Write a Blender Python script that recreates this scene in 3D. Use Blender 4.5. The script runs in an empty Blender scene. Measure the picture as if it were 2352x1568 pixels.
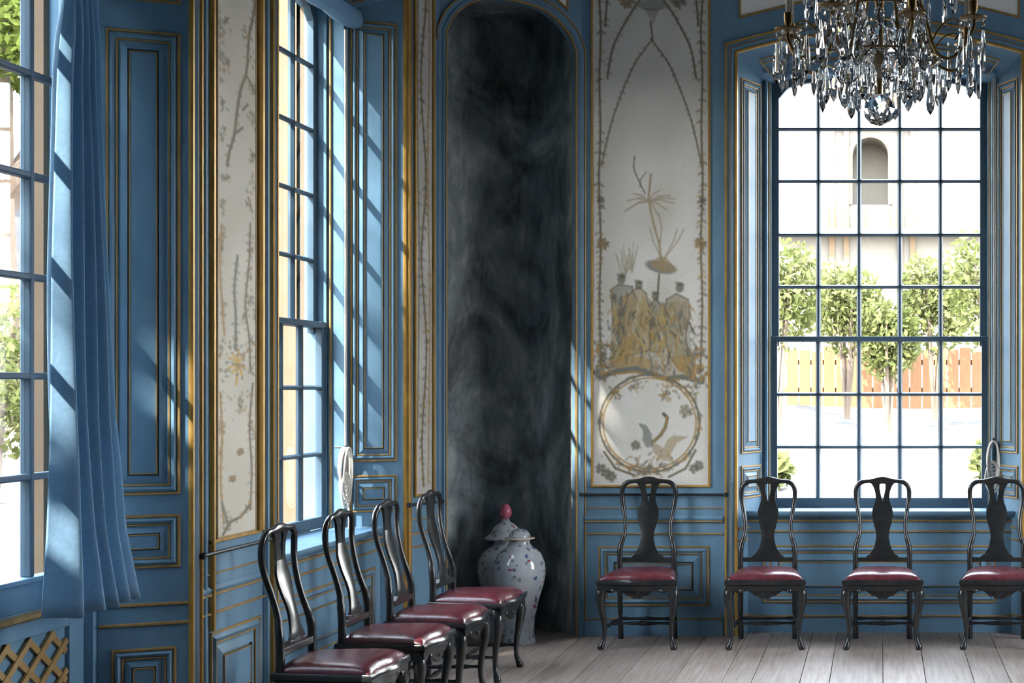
import bpy, bmesh, math, random
import numpy as np
from mathutils import Vector, Matrix

random.seed(7); np.random.seed(7)
S = bpy.context.scene
COL = S.collection

# ------------------------------------------------------------------ camera
F_PX, PPX, PPY, EYE = 3400.0, 2020.0, 890.0, 1.64      # focal length and principal point in 2352x1568 pixels
cam_d = bpy.data.cameras.new('camera'); cam = bpy.data.objects.new('camera', cam_d); COL.objects.link(cam)
cam.location = (0, 0, EYE); cam.rotation_euler = (math.pi/2, 0, 0)
cam_d.sensor_width = 36; cam_d.lens = F_PX/2352*36
cam_d.shift_x = -(PPX-1176)/2352; cam_d.shift_y = (PPY-784)/2352
cam_d.clip_end = 500; cam_d.clip_start = .05
S.camera = cam

# ------------------------------------------------------------------ light
SUN_DIR = Vector((1.0, 1.18, -1.42)).normalized()      # morning sun from behind left
SUN_STRENGTH = 9.5
SKY_STRENGTH = 8.5
W = bpy.data.worlds.new('sky'); S.world = W; W.use_nodes = True
nt = W.node_tree; nt.nodes.clear()
tc_ = nt.nodes.new('ShaderNodeTexCoord'); sp_ = nt.nodes.new('ShaderNodeSeparateXYZ'); rp_ = nt.nodes.new('ShaderNodeValToRGB')
el_ = rp_.color_ramp.elements; el_[0].position = 0.0; el_[0].color = (1.0,.95,.88,1); el_[1].position = .75; el_[1].color = (.66,.76,.92,1)
m_ = el_.new(.22); m_.color = (.94,.95,.97,1)          # hazy bright summer sky, paler towards the horizon
bgn = nt.nodes.new('ShaderNodeBackground'); bgn.inputs['Strength'].default_value = SKY_STRENGTH
out = nt.nodes.new('ShaderNodeOutputWorld')
nt.links.new(tc_.outputs['Generated'], sp_.inputs[0]); nt.links.new(sp_.outputs['Z'], rp_.inputs[0]); nt.links.new(rp_.outputs[0], bgn.inputs['Color']); nt.links.new(bgn.outputs[0], out.inputs[0])
sun_d = bpy.data.lights.new('sun', 'SUN'); sun = bpy.data.objects.new('sun', sun_d); COL.objects.link(sun)
sun_d.energy = SUN_STRENGTH; sun_d.color = (1.0, .95, .88); sun_d.angle = math.radians(.55)
sun.rotation_euler = SUN_DIR.to_track_quat('-Z', 'Y').to_euler(); sun.location = (-20, -15, 30)
S.view_settings.view_transform = 'Standard'; S.view_settings.look = 'None'
S.view_settings.exposure = 1.70; S.view_settings.gamma = 1.0
S.view_settings.use_curve_mapping = False
S.cycles.transparent_max_bounces = 24; S.cycles.max_bounces = 9; S.cycles.diffuse_bounces = 5
S.cycles.transmission_bounces = 8; S.cycles.glossy_bounces = 4; S.cycles.adaptive_threshold = .03

# ------------------------------------------------------------------ materials
def new_mat(name):
    m = bpy.data.materials.new(name); m.use_nodes = True
    n = m.node_tree; b = n.nodes['Principled BSDF']
    return m, n, b
def ramp(n, stops):
    r = n.nodes.new('ShaderNodeValToRGB'); e = r.color_ramp.elements
    while len(e) < len(stops): e.new(.5)
    for k, (p, c) in enumerate(stops): e[k].position = p; e[k].color = (*c, 1)
    return r
def noise(n, scale, detail=4, rough=.55, stretch=(1,1,1), coord='Object', rnd=False, dist=0):
    tc = n.nodes.new('ShaderNodeTexCoord'); mp = n.nodes.new('ShaderNodeMapping')
    mp.inputs['Scale'].default_value = stretch
    n.links.new(tc.outputs[coord], mp.inputs['Vector'])
    t = n.nodes.new('ShaderNodeTexNoise'); t.inputs['Scale'].default_value = scale
    t.inputs['Detail'].default_value = detail; t.inputs['Roughness'].default_value = rough
    t.inputs['Distortion'].default_value = dist
    n.links.new(mp.outputs[0], t.inputs['Vector'])
    return t
def bump(n, b, src, strength=.1, distance=.004):
    u = n.nodes.new('ShaderNodeBump'); u.inputs['Strength'].default_value = strength; u.inputs['Distance'].default_value = distance
    n.links.new(src, u.inputs['Height']); n.links.new(u.outputs[0], b.inputs['Normal'])
def simple(name, c1, c2, scale=6, rough=.5, metal=0, stretch=(1,1,1), bmp=.08, spec=.5):
    m, n, b = new_mat(name)
    t = noise(n, scale, 5, .6, stretch); r = ramp(n, [(.3, c1), (.7, c2)])
    n.links.new(t.outputs['Fac'], r.inputs[0]); n.links.new(r.outputs[0], b.inputs['Base Color'])
    b.inputs['Roughness'].default_value = rough; b.inputs['Metallic'].default_value = metal
    b.inputs['Specular IOR Level'].default_value = spec
    if bmp: bump(n, b, t.outputs['Fac'], bmp)
    return m
M = {}
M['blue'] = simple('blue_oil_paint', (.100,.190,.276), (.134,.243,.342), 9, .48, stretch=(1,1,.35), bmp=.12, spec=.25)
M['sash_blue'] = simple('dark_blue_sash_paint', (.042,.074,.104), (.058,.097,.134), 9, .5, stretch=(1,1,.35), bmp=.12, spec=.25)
M['blue_fabric'] = simple('blue_curtain_cloth', (.20,.34,.47), (.24,.39,.52), 60, .85, bmp=.25, spec=.2)
nn_ = M['blue_fabric'].node_tree; bb_ = nn_.nodes['Principled BSDF']; tl_ = nn_.nodes.new('ShaderNodeBsdfTranslucent'); mm_ = nn_.nodes.new('ShaderNodeMixShader'); mm_.inputs[0].default_value = .30
nn_.links.new(bb_.inputs['Base Color'].links[0].from_socket, tl_.inputs[0]); nn_.links.new(bb_.outputs[0], mm_.inputs[1]); nn_.links.new(tl_.outputs[0], mm_.inputs[2]); nn_.links.new(mm_.outputs[0], nn_.nodes['Material Output'].inputs[0])
M['gold'] = simple('old_gilding', (.36,.20,.045), (.56,.34,.09), 25, .38, .45, stretch=(1,1,.3), bmp=.2)
M['gold_dull'] = simple('faded_gilding', (.26,.16,.06), (.38,.24,.09), 25, .5, .25, stretch=(1,1,.3), bmp=.2)
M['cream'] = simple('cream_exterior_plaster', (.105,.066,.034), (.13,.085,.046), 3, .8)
M['white'] = simple('white_plaster', (.70,.69,.66), (.76,.75,.72), 3, .7)
M['black_wood'] = simple('black_japanned_wood', (.012,.014,.016), (.022,.022,.021), 12, .22, bmp=.1)
M['leather'] = simple('dark_red_leather', (.070,.014,.020), (.125,.026,.034), 30, .27, bmp=.25)
M['iron'] = simple('dark_iron_rod', (.02,.024,.03), (.04,.045,.05), 20, .4, .6)
M['brass'] = simple('aged_brass', (.17,.105,.035), (.30,.19,.07), 18, .35, .8)
M['rope'] = simple('off_white_cord', (.52,.48,.42), (.66,.62,.55), 90, .8, bmp=.6)
M['wax'] = simple('ivory_candle_wax', (.62,.56,.46), (.68,.62,.52), 5, .5)
M['trunk'] = simple('tree_bark', (.07,.05,.035), (.15,.11,.08), 8, .9, stretch=(1,1,.3), bmp=.6)
M['roof'] = simple('grey_slate_roof', (.030,.030,.033), (.055,.055,.058), 5, .7)
M['timber'] = simple('orange_brown_timber', (.12,.052,.018), (.17,.08,.03), 6, .75, stretch=(6,6,.6))
M['tan'] = simple('tan_house_plaster', (.055,.040,.031), (.075,.056,.043), 2, .85)
M['pavilion'] = simple('pale_yellow_pavilion_plaster', (.115,.103,.085), (.13,.118,.10), 2, .8)

# gravel and soil outside
m, n, b = new_mat('pale_gravel_painted_shade'); t = noise(n, .7, 8, .7); t2 = noise(n, 30, 3)
r = ramp(n, [(.40, (.020,.020,.021)), (.48, (.07,.065,.06)), (.56, (.23,.215,.20))])  # dark mottles painted into the gravel stand for grey shadows on the ground
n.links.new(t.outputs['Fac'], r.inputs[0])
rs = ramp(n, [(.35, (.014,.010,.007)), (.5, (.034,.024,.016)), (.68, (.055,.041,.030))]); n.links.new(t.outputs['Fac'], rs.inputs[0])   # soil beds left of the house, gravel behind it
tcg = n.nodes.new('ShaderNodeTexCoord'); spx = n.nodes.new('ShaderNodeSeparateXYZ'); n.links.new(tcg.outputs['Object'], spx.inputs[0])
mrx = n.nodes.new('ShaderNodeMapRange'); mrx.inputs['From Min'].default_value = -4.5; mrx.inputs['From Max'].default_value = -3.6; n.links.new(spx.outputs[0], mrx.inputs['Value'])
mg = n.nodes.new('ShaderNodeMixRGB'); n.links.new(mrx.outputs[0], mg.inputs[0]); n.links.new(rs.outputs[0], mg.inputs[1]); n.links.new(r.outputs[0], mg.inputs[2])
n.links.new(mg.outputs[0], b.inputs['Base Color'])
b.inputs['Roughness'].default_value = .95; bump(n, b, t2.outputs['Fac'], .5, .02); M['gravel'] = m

# floor boards, each with a tone of its own
m, n, b = new_mat('scrubbed_pine_boards'); t = noise(n, 3.2, 6, .65, (14,.7,1))
r = ramp(n, [(.30, (.175,.125,.10)), (.55, (.27,.222,.19)), (.75, (.33,.29,.255))])
oi = n.nodes.new('ShaderNodeObjectInfo'); hv = n.nodes.new('ShaderNodeHueSaturation')
mr = n.nodes.new('ShaderNodeMapRange'); mr.inputs['To Min'].default_value = .82; mr.inputs['To Max'].default_value = 1.12
n.links.new(oi.outputs['Random'], mr.inputs['Value']); n.links.new(mr.outputs[0], hv.inputs['Value'])
n.links.new(t.outputs['Fac'], r.inputs[0]); n.links.new(r.outputs[0], hv.inputs['Color']); n.links.new(hv.outputs[0], b.inputs['Base Color'])
b.inputs['Roughness'].default_value = .48; bump(n, b, t.outputs['Fac'], .15, .003); M['floor'] = m

# sooty painted rock face of the corner niche
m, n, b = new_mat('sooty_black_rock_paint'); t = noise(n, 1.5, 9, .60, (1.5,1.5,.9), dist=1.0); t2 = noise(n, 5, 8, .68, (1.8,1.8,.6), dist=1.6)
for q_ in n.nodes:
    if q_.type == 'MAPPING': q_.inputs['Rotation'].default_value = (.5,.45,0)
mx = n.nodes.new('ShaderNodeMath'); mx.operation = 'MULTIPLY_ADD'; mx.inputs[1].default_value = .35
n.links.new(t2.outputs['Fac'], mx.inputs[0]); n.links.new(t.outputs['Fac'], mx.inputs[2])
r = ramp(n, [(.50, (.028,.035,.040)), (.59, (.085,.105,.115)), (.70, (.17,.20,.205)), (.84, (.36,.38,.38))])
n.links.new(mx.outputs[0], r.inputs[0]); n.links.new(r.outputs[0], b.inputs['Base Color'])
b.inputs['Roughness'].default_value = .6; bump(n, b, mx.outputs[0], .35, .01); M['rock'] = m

# porcelain with scattered blossoms
m, n, b = new_mat('painted_porcelain')
base = noise(n, 9, 6, .6); rb = ramp(n, [(.3, (.27,.29,.32)), (.7, (.40,.415,.43))]); n.links.new(base.outputs['Fac'], rb.inputs[0])
cur = rb.outputs[0]
for sc, col, th, seed in ((11,(.07,.11,.19),.22,0),(12,(.28,.055,.08),.17,3.3),(9,(.42,.22,.04),.13,7.1),(17,(.15,.17,.18),.30,1.7)):
    tc = n.nodes.new('ShaderNodeTexCoord'); mp = n.nodes.new('ShaderNodeMapping'); mp.inputs['Location'].default_value = (seed, seed*.7, seed*1.3)
    v = n.nodes.new('ShaderNodeTexVoronoi'); v.inputs['Scale'].default_value = sc; v.inputs['Randomness'].default_value = 1
    nn = noise(n, 22, 3)
    n.links.new(tc.outputs['Object'], mp.inputs['Vector']); n.links.new(mp.outputs[0], v.inputs['Vector'])
    ad = n.nodes.new('ShaderNodeMath'); ad.operation = 'MULTIPLY_ADD'; ad.inputs[1].default_value = .9
    n.links.new(nn.outputs['Fac'], ad.inputs[0]); n.links.new(v.outputs['Distance'], ad.inputs[2])
    lt = n.nodes.new('ShaderNodeMath'); lt.operation = 'LESS_THAN'; lt.inputs[1].default_value = th+.37
    n.links.new(ad.outputs[0], lt.inputs[0])
    mix = n.nodes.new('ShaderNodeMixRGB'); mix.inputs[2].default_value = (*col, 1)
    n.links.new(lt.outputs[0], mix.inputs[0]); n.links.new(cur, mix.inputs[1]); cur = mix.outputs[0]
n.links.new(cur, b.inputs['Base Color']); b.inputs['Roughness'].default_value = .12; M['porcelain'] = m
M['porcelain_pink'] = simple('pink_glazed_porcelain', (.32,.06,.11), (.46,.13,.18), 20, .2)
M['porcelain_gold'] = simple('gilded_porcelain_rim', (.62,.47,.28), (.72,.58,.38), 20, .25)

# window glass (thin, so it stays clear in shadow rays)
m = bpy.data.materials.new('old_window_glass'); m.use_nodes = True; n = m.node_tree; n.nodes.clear()
o_ = n.nodes.new('ShaderNodeOutputMaterial'); tr = n.nodes.new('ShaderNodeBsdfTransparent'); gl = n.nodes.new('ShaderNodeBsdfGlossy')
lw = n.nodes.new('ShaderNodeLayerWeight'); lw.inputs[0].default_value = .5
pw = n.nodes.new('ShaderNodeMath'); pw.operation = 'POWER'; pw.inputs[1].default_value = 5.0; n.links.new(lw.outputs['Facing'], pw.inputs[0])
fr = n.nodes.new('ShaderNodeMath'); fr.operation = 'MULTIPLY_ADD'; fr.inputs[1].default_value = .7; fr.inputs[2].default_value = .02; n.links.new(pw.outputs[0], fr.inputs[0]); mxs = n.nodes.new('ShaderNodeMixShader')
tr.inputs[0].default_value = (.97,.985,.98,1); gl.inputs['Roughness'].default_value = .02
n.links.new(fr.outputs[0], mxs.inputs[0]); n.links.new(tr.outputs[0], mxs.inputs[1]); n.links.new(gl.outputs[0], mxs.inputs[2]); n.links.new(mxs.outputs[0], o_.inputs[0])
M['glass'] = m
m, n, b = new_mat('cut_crystal'); b.inputs['Base Color'].default_value = (.93,.94,.95,1); b.inputs['Roughness'].default_value = .02
b.inputs['Transmission Weight'].default_value = 1.0; b.inputs['IOR'].default_value = 1.55; M['crystal'] = m

def leaf_mat(name, c1, c2):
    m = bpy.data.materials.new(name); m.use_nodes = True; n = m.node_tree; n.nodes.clear()
    o_ = n.nodes.new('ShaderNodeOutputMaterial'); d = n.nodes.new('ShaderNodeBsdfDiffuse'); t = n.nodes.new('ShaderNodeBsdfTranslucent'); mxs = n.nodes.new('ShaderNodeMixShader')
    mxs.inputs[0].default_value = .35
    ns = noise(n, 2.5, 4); r = ramp(n, [(.3, c1), (.7, c2)])
    n.links.new(ns.outputs['Fac'], r.inputs[0])
    for s_ in (d, t): n.links.new(r.outputs[0], s_.inputs[0])
    n.links.new(d.outputs[0], mxs.inputs[1]); n.links.new(t.outputs[0], mxs.inputs[2]); n.links.new(mxs.outputs[0], o_.inputs[0])
    return m
M['leaf'] = leaf_mat('green_leaves', (.036,.054,.010), (.10,.12,.03))
M['leaf2'] = leaf_mat('yellow_green_leaves', (.065,.082,.022), (.15,.155,.065))

# painted panels: colours come from a point attribute (the brushwork)
m, n, b = new_mat('painted_panel'); at = n.nodes.new('ShaderNodeAttribute'); at.attribute_name = 'paint'
ns = noise(n, 90, 3); mixn = n.nodes.new('ShaderNodeMixRGB'); mixn.blend_type = 'MULTIPLY'; mixn.inputs[0].default_value = .25
n.links.new(at.outputs['Color'], mixn.inputs[1]); n.links.new(ns.outputs['Fac'], mixn.inputs[2]); n.links.new(mixn.outputs[0], b.inputs['Base Color'])
b.inputs['Roughness'].default_value = .6; M['painting'] = m

# ------------------------------------------------------------------ mesh helpers
class Frame:
    """Local wall frame: u along the wall, n out into the room, z up."""
    def __init__(s, o, u, nrm): s.o = Vector(o); s.u = Vector(u).normalized(); s.n = Vector(nrm).normalized()
    def __call__(s, u, n_, z): return s.o + s.u*u + s.n*n_ + Vector((0,0,z))
WORLD = Frame((0,0,0), (1,0,0), (0,1,0))

class MB:
    def __init__(s, fr=WORLD): s.v = []; s.f = []; s.fr = fr
    def add(s, pts, faces, local=True):
        k = len(s.v); s.v += [tuple(s.fr(*p)) if local else tuple(p) for p in pts]
        s.f += [tuple(i+k for i in q) for q in faces]
    def box(s, u0, u1, n0, n1, z0, z1):
        s.add([(u0,n0,z0),(u1,n0,z0),(u1,n1,z0),(u0,n1,z0),(u0,n0,z1),(u1,n0,z1),(u1,n1,z1),(u0,n1,z1)],
              [(0,1,2,3),(4,5,6,7),(0,1,5,4),(1,2,6,5),(2,3,7,6),(3,0,4,7)])
    def prism(s, poly, n0, n1):                      # poly in (u,z)
        k = len(poly)
        s.add([(u,n0,z) for u,z in poly]+[(u,n1,z) for u,z in poly],
              [tuple(range(k)), tuple(range(k,2*k))]+[(i,(i+1)%k,(i+1)%k+k,i+k) for i in range(k)])
    def plan(s, poly, z0, z1):                       # poly in (u,n)
        k = len(poly)
        s.add([(u,n_,z0) for u,n_ in poly]+[(u,n_,z1) for u,n_ in poly],
              [tuple(range(k)), tuple(range(k,2*k))]+[(i,(i+1)%k,(i+1)%k+k,i+k) for i in range(k)])
    def sweep(s, path, prof, closed=False, side=1):  # path in (u,z); prof [(offset, n)] laid to one side of the path
        k = len(path); P = [Vector(p) for p in path]; pts = []
        for i in range(k):
            if closed or 0 < i < k-1:
                a = (P[i]-P[i-1]).normalized(); c = (P[(i+1)%k]-P[i]).normalized()
            elif i == 0: a = c = (P[1]-P[0]).normalized()
            else: a = c = (P[i]-P[i-1]).normalized()
            na = Vector((-a.y,a.x)); nc = Vector((-c.y,c.x)); mn = na+nc
            mn = mn/max(mn.dot(na), .2) if mn.length > 1e-6 else na
            for d, h in prof:
                q = P[i]+mn*(d*side); pts.append((q.x, h, q.y))
        w = len(prof); F = []
        for i in range(k if closed else k-1):
            j = (i+1)%k
            for a in range(w):
                c = (a+1)%w; F.append((i*w+a, i*w+c, j*w+c, j*w+a))
        if not closed: F += [tuple(range(w)), tuple((k-1)*w+a for a in range(w))]
        s.add(pts, F)
    def rect(s, u0, u1, z0, z1, prof): s.sweep([(u0,z0),(u1,z0),(u1,z1),(u0,z1)], prof, True, 1)   # offset goes inward
    def tube(s, path, rad, seg=10, local=True, cap=True, flat=None):
        P = [Vector(p) for p in path]; k = len(P); rings = []
        rad = rad if isinstance(rad, (list,tuple)) else [rad]*k
        up = None
        pts = []
        for i in range(k):
            t = (P[min(i+1,k-1)]-P[max(i-1,0)]).normalized()
            if up is None:
                up = Vector((0,0,1)) if abs(t.z) < .9 else Vector((1,0,0))
                if flat: up = Vector(flat)
            x = t.cross(up).normalized(); y = x.cross(t).normalized(); up = y
            r = rad[i]; rx, ry = r if isinstance(r,(tuple,list)) else (r,r)
            for a in range(seg):
                an = 2*math.pi*a/seg; pts.append(P[i]+x*(rx*math.cos(an))+y*(ry*math.sin(an)))
        F = [(i*seg+a, i*seg+(a+1)%seg, (i+1)*seg+(a+1)%seg, (i+1)*seg+a) for i in range(k-1) for a in range(seg)]
        if cap: F += [tuple(range(seg)), tuple((k-1)*seg+a for a in range(seg))]
        s.add(pts, F, local)
    def lathe(s, prof, c=(0,0,0), seg=24, sq=None):
        k = len(prof); pts = []
        for r, z in prof:
            for a in range(seg):
                an = 2*math.pi*(a+.5)/seg; pts.append((c[0]+r*math.cos(an), c[1]+r*math.sin(an), c[2]+z))
        F = [(i*seg+a, i*seg+(a+1)%seg, (i+1)*seg+(a+1)%seg, (i+1)*seg+a) for i in range(k-1) for a in range(seg)]
        F += [tuple(range(seg)), tuple((k-1)*seg+a for a in range(seg))]
        s.add(pts, F)
    def build(s, name, mat, parent=None, smooth=False, bevel=0, origin=None, kind=None, angle=None):
        me = bpy.data.meshes.new(name); vs = s.v
        if origin is not None: vs = [(x-origin[0], y-origin[1], z-origin[2]) for x,y,z in s.v]
        me.from_pydata(vs, [], s.f); me.validate()
        bm = bmesh.new(); bm.from_mesh(me)
        bmesh.ops.recalc_face_normals(bm, faces=bm.faces[:]); bm.to_mesh(me); bm.free()
        me.materials.append(M[mat] if isinstance(mat, str) else mat)
        if smooth:
            me.polygons.foreach_set('use_smooth', [True]*len(me.polygons))
            me.set_sharp_from_angle(angle=math.radians(angle or 40))
        o = bpy.data.objects.new(name, me); COL.objects.link(o)
        if origin is not None: o.location = origin
        if parent is not None: o.parent = parent
        if bevel:
            bv = o.modifiers.new('bevel','BEVEL'); bv.width = bevel; bv.segments = 2; bv.limit_method = 'ANGLE'
        if kind: o['kind'] = kind
        return o
def empty(name, loc=(0,0,0), label=None, cat=None, group=None, kind=None, rz=0):
    o = bpy.data.objects.new(name, None); COL.objects.link(o); o.location = loc; o.rotation_euler.z = rz
    o.empty_display_size = .1
    return tag(o, label, cat, group, kind)
def tag(o, label=None, cat=None, group=None, kind=None):
    if label: o['label'] = label
    if cat: o['category'] = cat
    if group: o['group'] = group
    if kind: o['kind'] = kind
    return o
def copy_tree(o, parent=None):
    c = o.copy(); COL.objects.link(c); c.parent = parent
    for ch in list(o.children): copy_tree(ch, c)
    return c
def spline(pts, sub=5):
    P = [Vector(p) for p in pts]; out_ = []
    for i in range(len(P)-1):
        p0 = P[max(i-1,0)]; p1 = P[i]; p2 = P[i+1]; p3 = P[min(i+2,len(P)-1)]
        for k in range(sub):
            t = k/sub
            out_.append(.5*((2*p1)+(p2-p0)*t+(2*p0-5*p1+4*p2-p3)*t*t+(3*p1-p0-3*p2+p3)*t**3))
    out_.append(P[-1]); return out_
def lerps(xs, ys, x): return float(np.interp(x, xs, ys))

# ------------------------------------------------------------------ room dimensions
XL, YB, H, T = -2.86, 9.80, 5.2, .55
YR = -2.2
BAYS = (7.95, 5.19)
W0, W1, VF, VG = .937, .80, .30, .42
ZSP, ZAP = 3.85, 3.99            # arch of the bays at the wall face
HB = {'left': .14, 'back': 0.0}   # the side bays rise a little higher
P0 = Vector((XL, BAYS[0]+W0, 0)); P1 = Vector((-2.735, 9.20, 0)); P2 = Vector((-1.97, YB, 0))
F_LEFT = Frame((XL,0,0), (0,1,0), (1,0,0))
F_RIGHT = Frame((-XL,0,0), (0,1,0), (-1,0,0))
F_BACK = Frame((0,YB,0), (1,0,0), (0,-1,0))
d_ = (P1-P0).normalized(); F_STRIP = Frame(P0, d_, (d_.y,-d_.x,0)); L_STRIP = (P1-P0).length
d_ = (P2-P1).normalized(); F_NICHE = Frame(P1, d_, (d_.y,-d_.x,0)); L_NICHE = (P2-P1).length
def arc(w, zs, za, k=14):
    return [(-w+2*w*i/k, zs+(za-zs)*(1-((2*i/k-1)**2))) for i in range(k+1)]

# ------------------------------------------------------------------ wall shells
def bay_shell(mb, uc, door=False, lower=True, up=0.0):
    for s in (-1, 1):
        mb.plan([(uc+s*W0,0),(uc+s*W1,-VF),(uc+s*W1,-T),(uc+s*W0,-T)], 0, H)
    a0 = arc(W0, ZSP+up, ZAP+up); a1 = arc(W1, 3.73+up, 3.83+up); k = len(a0)
    pts = [(uc+u,0,z) for u,z in a0]+[(uc+u,-VF,z) for u,z in a1]+[(uc+u,-T,z) for u,z in a1]
    pts += [(uc+u,0,H) for u,z in a0]+[(uc+u,-T,H) for u,z in a0]
    Fc = []
    for i in range(k-1):
        for a, c in ((0,1),(1,2),(0,3),(2,4),(3,4)):
            Fc.append((a*k+i, a*k+i+1, c*k+i+1, c*k+i))
    mb.add(pts, Fc)
    if not door: mb.box(uc-W0, uc+W0, -.12, -T, 0, .79)
def wall_shell(name, fr, bays, u_from, u_to, doors=(), up=0.0):
    mb = MB(fr); edges = [u_from]
    for c in sorted(bays): edges += [c-W0, c+W0]
    edges.append(u_to)
    for i in range(0, len(edges), 2):
        if edges[i+1]-edges[i] > 1e-4: mb.box(edges[i], edges[i+1], 0, -T, 0, H)
    for c in bays: bay_shell(mb, c, c in doors, up=up)
    return tag(mb.build(name, 'blue'), kind='structure')
wall_left = wall_shell('wall_left', F_LEFT, BAYS, YR, 9.16, doors=(BAYS[1],), up=.14)
wall_right = wall_shell('wall_right', F_RIGHT, BAYS[:1], YR, YB+T)
wall_back = wall_shell('wall_back', F_BACK, (0,), P2.x, -XL)
mb = MB(); mb.box(XL-T, -XL+T, YR-.3, YR, 0, H); wall_rear = tag(mb.build('wall_rear', 'blue'), kind='structure')
mb = MB(); mb.box(XL-T, -XL+T, YR-.3, YB+T+.6, H, H+.25); tag(mb.build('ceiling', 'white'), kind='structure')
# exterior skins of cream plaster
def outer_skin(fr, bays, u_from, u_to, wall, doors=()):
    mb = MB(fr); edges = [u_from]
    for c in sorted(bays): edges += [c-.76, c+.76]
    edges.append(u_to)
    for i in range(0, len(edges), 2): mb.box(edges[i], edges[i+1], -T-.02, -T+.001, -.6, H)
    for c in bays:
        mb.box(c-.76, c+.76, -T-.02, -T+.001, 3.90, H)
        if c not in doors: mb.box(c-.76, c+.76, -T-.05, -VG-.09, -.6, .80)
        for s in (-1, 1): mb.box(c+s*.76, c+s*.81, -T-.02, -VG-.08, 0, 3.9)
    mb.build('exterior_plaster', 'cream', wall)
outer_skin(F_LEFT, BAYS, YR, 9.16, wall_left, (BAYS[1],)); outer_skin(F_RIGHT, BAYS[:1], YR, YB+T, wall_right); outer_skin(F_BACK, (0,), P2.x-.2, -XL+T, wall_back)

# canted strip and niche corner
NW0, NW1, NZS, NZA = .045, .045, 3.86, 4.12       # niche opening insets, arch
wall_corner = empty('wall_corner', (0,0,0), kind='structure')
mb = MB(F_STRIP); mb.box(0, L_STRIP, 0, -.10, 0, H)
mb.fr = F_NICHE
uL, uR = NW0, L_NICHE-NW1; nc = (uL+uR)/2; nw = (uR-uL)/2
mb.box(0, uL, 0, -.06, 0, H); mb.box(uR, L_NICHE+.02, 0, -.06, 0, H)
def niche_arc(w, zs, za, k=22):
    out_ = []
    for i in range(k+1):
        t = -1+2*i/k; out_.append((nc+w*t, zs+(za-zs)*(1-abs(t)**2.6)**.72))
    return out_
na = niche_arc(nw, NZS, NZA)
mb.prism(na+[(uR,H),(uL,H)], 0, -.06)
mb.build('corner_panelling', 'blue', wall_corner)
# concave niche shell
def niche_plan(k, d=.62):
    out_ = []
    for i in range(k+1):
        a = math.pi*i/k; x = -math.cos(a); y = math.sin(a)
        x = math.copysign(abs(x)**.75, x); y = y**.8
        out_.append((nc+nw*x, -.05-d*y))
    return out_
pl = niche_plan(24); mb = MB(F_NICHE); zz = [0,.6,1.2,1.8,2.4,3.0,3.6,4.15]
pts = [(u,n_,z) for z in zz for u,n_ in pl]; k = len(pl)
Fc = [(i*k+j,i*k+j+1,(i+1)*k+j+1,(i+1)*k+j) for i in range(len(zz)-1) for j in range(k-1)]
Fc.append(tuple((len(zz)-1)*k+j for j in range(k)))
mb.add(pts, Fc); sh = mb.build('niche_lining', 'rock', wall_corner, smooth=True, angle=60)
mb = MB(); mb.box(-3.9, -1.9, YB+.45, YB+.75, -.5, H); mb.box(-3.9, XL-.02, 9.1, 9.2, -.5, H); mb.box(-3.95,-3.85,9.1,10.5,-.5,H)
mb.build('exterior_plaster', 'cream', wall_corner)

# ------------------------------------------------------------------ floor
mb = MB(); mb.box(XL-T, -XL+T, YR-.3, YB+T+.5, -.30, -.03); floor = tag(mb.build('floor', 'floor'), kind='structure')
rnd = random.Random(3); x = XL-.05; edges = []
while x < -XL+.05: edges.append(x); x += rnd.choice((.165,.205,.24,.30,.27))
edges.append(-XL+.05)
for a, c in zip(edges[:-1], edges[1:]):
    mb = MB(); mb.box(a+.0018, c-.0018, YR, YB+.62, -.03, 0.0)
    mb.build('floor_board', 'floor', floor, bevel=.002)

# ------------------------------------------------------------------ mouldings
def bead(w, h): return [(0,-.004),(0,h*.55),(w*.25,h),(w*.75,h),(w,h*.55),(w,-.004)]
def gold_rect(fr, u0, u1, z0, z1, parent, w=.014, h=.010, mat='gold_dull', base=0.0, name='gilt_moulding'):
    mb = MB(fr); mb.rect(u0, u1, z0, z1, [(d, hh+base) for d, hh in bead(w, h)]); return mb.build(name, mat, parent, smooth=True)
def raised_panel(fr, u0, u1, z0, z1, parent, gap=.030, mat='gold_dull', field=.055):
    gold_rect(fr, u0, u1, z0, z1, parent, .013, .010, mat)
    mb = MB(fr); g = min(gap, (u1-u0)*.12)
    mb.rect(u0+.013, u1-.013, z0+.013, z1-.013, [(0,-.004),(0,.004),(g*.5,.016),(g,.004),(g,-.004)]); mb.build('panel_moulding', 'blue', parent)
    gold_rect(fr, u0+.013+g, u1-.013-g, z0+.013+g, z1-.013-g, parent, .009, .008, mat)
    f = min(field, (u1-u0)*.2); a = .03+g
    if (u1-u0)-2*(a+f) > .02 and (z1-z0)-2*(a+f) > .02:
        mb = MB(fr)
        mb.rect(u0+a, u1-a, z0+a, z1-a, [(0,-.004),(0,.002),(f*.7,.012),(f*.7+.001,-.004)])
        mb.box(u0+a+f, u1-a-f, -.004, .013, z0+a+f, z1-a-f); mb.build('panel_field', 'blue', parent)
        gold_rect(fr, u0+a+f-.005, u1-a-f+.005, z0+a+f-.005, z1-a-f+.005, parent, .007, .016, mat)
def hline(fr, u0, u1, z, parent, w=.012, h=.010, mat='gold_dull', name='gilt_moulding'):
    mb = MB(fr); mb.sweep([(u0,z),(u1,z)], bead(w,h)); return mb.build(name, mat, parent, smooth=True)
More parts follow.
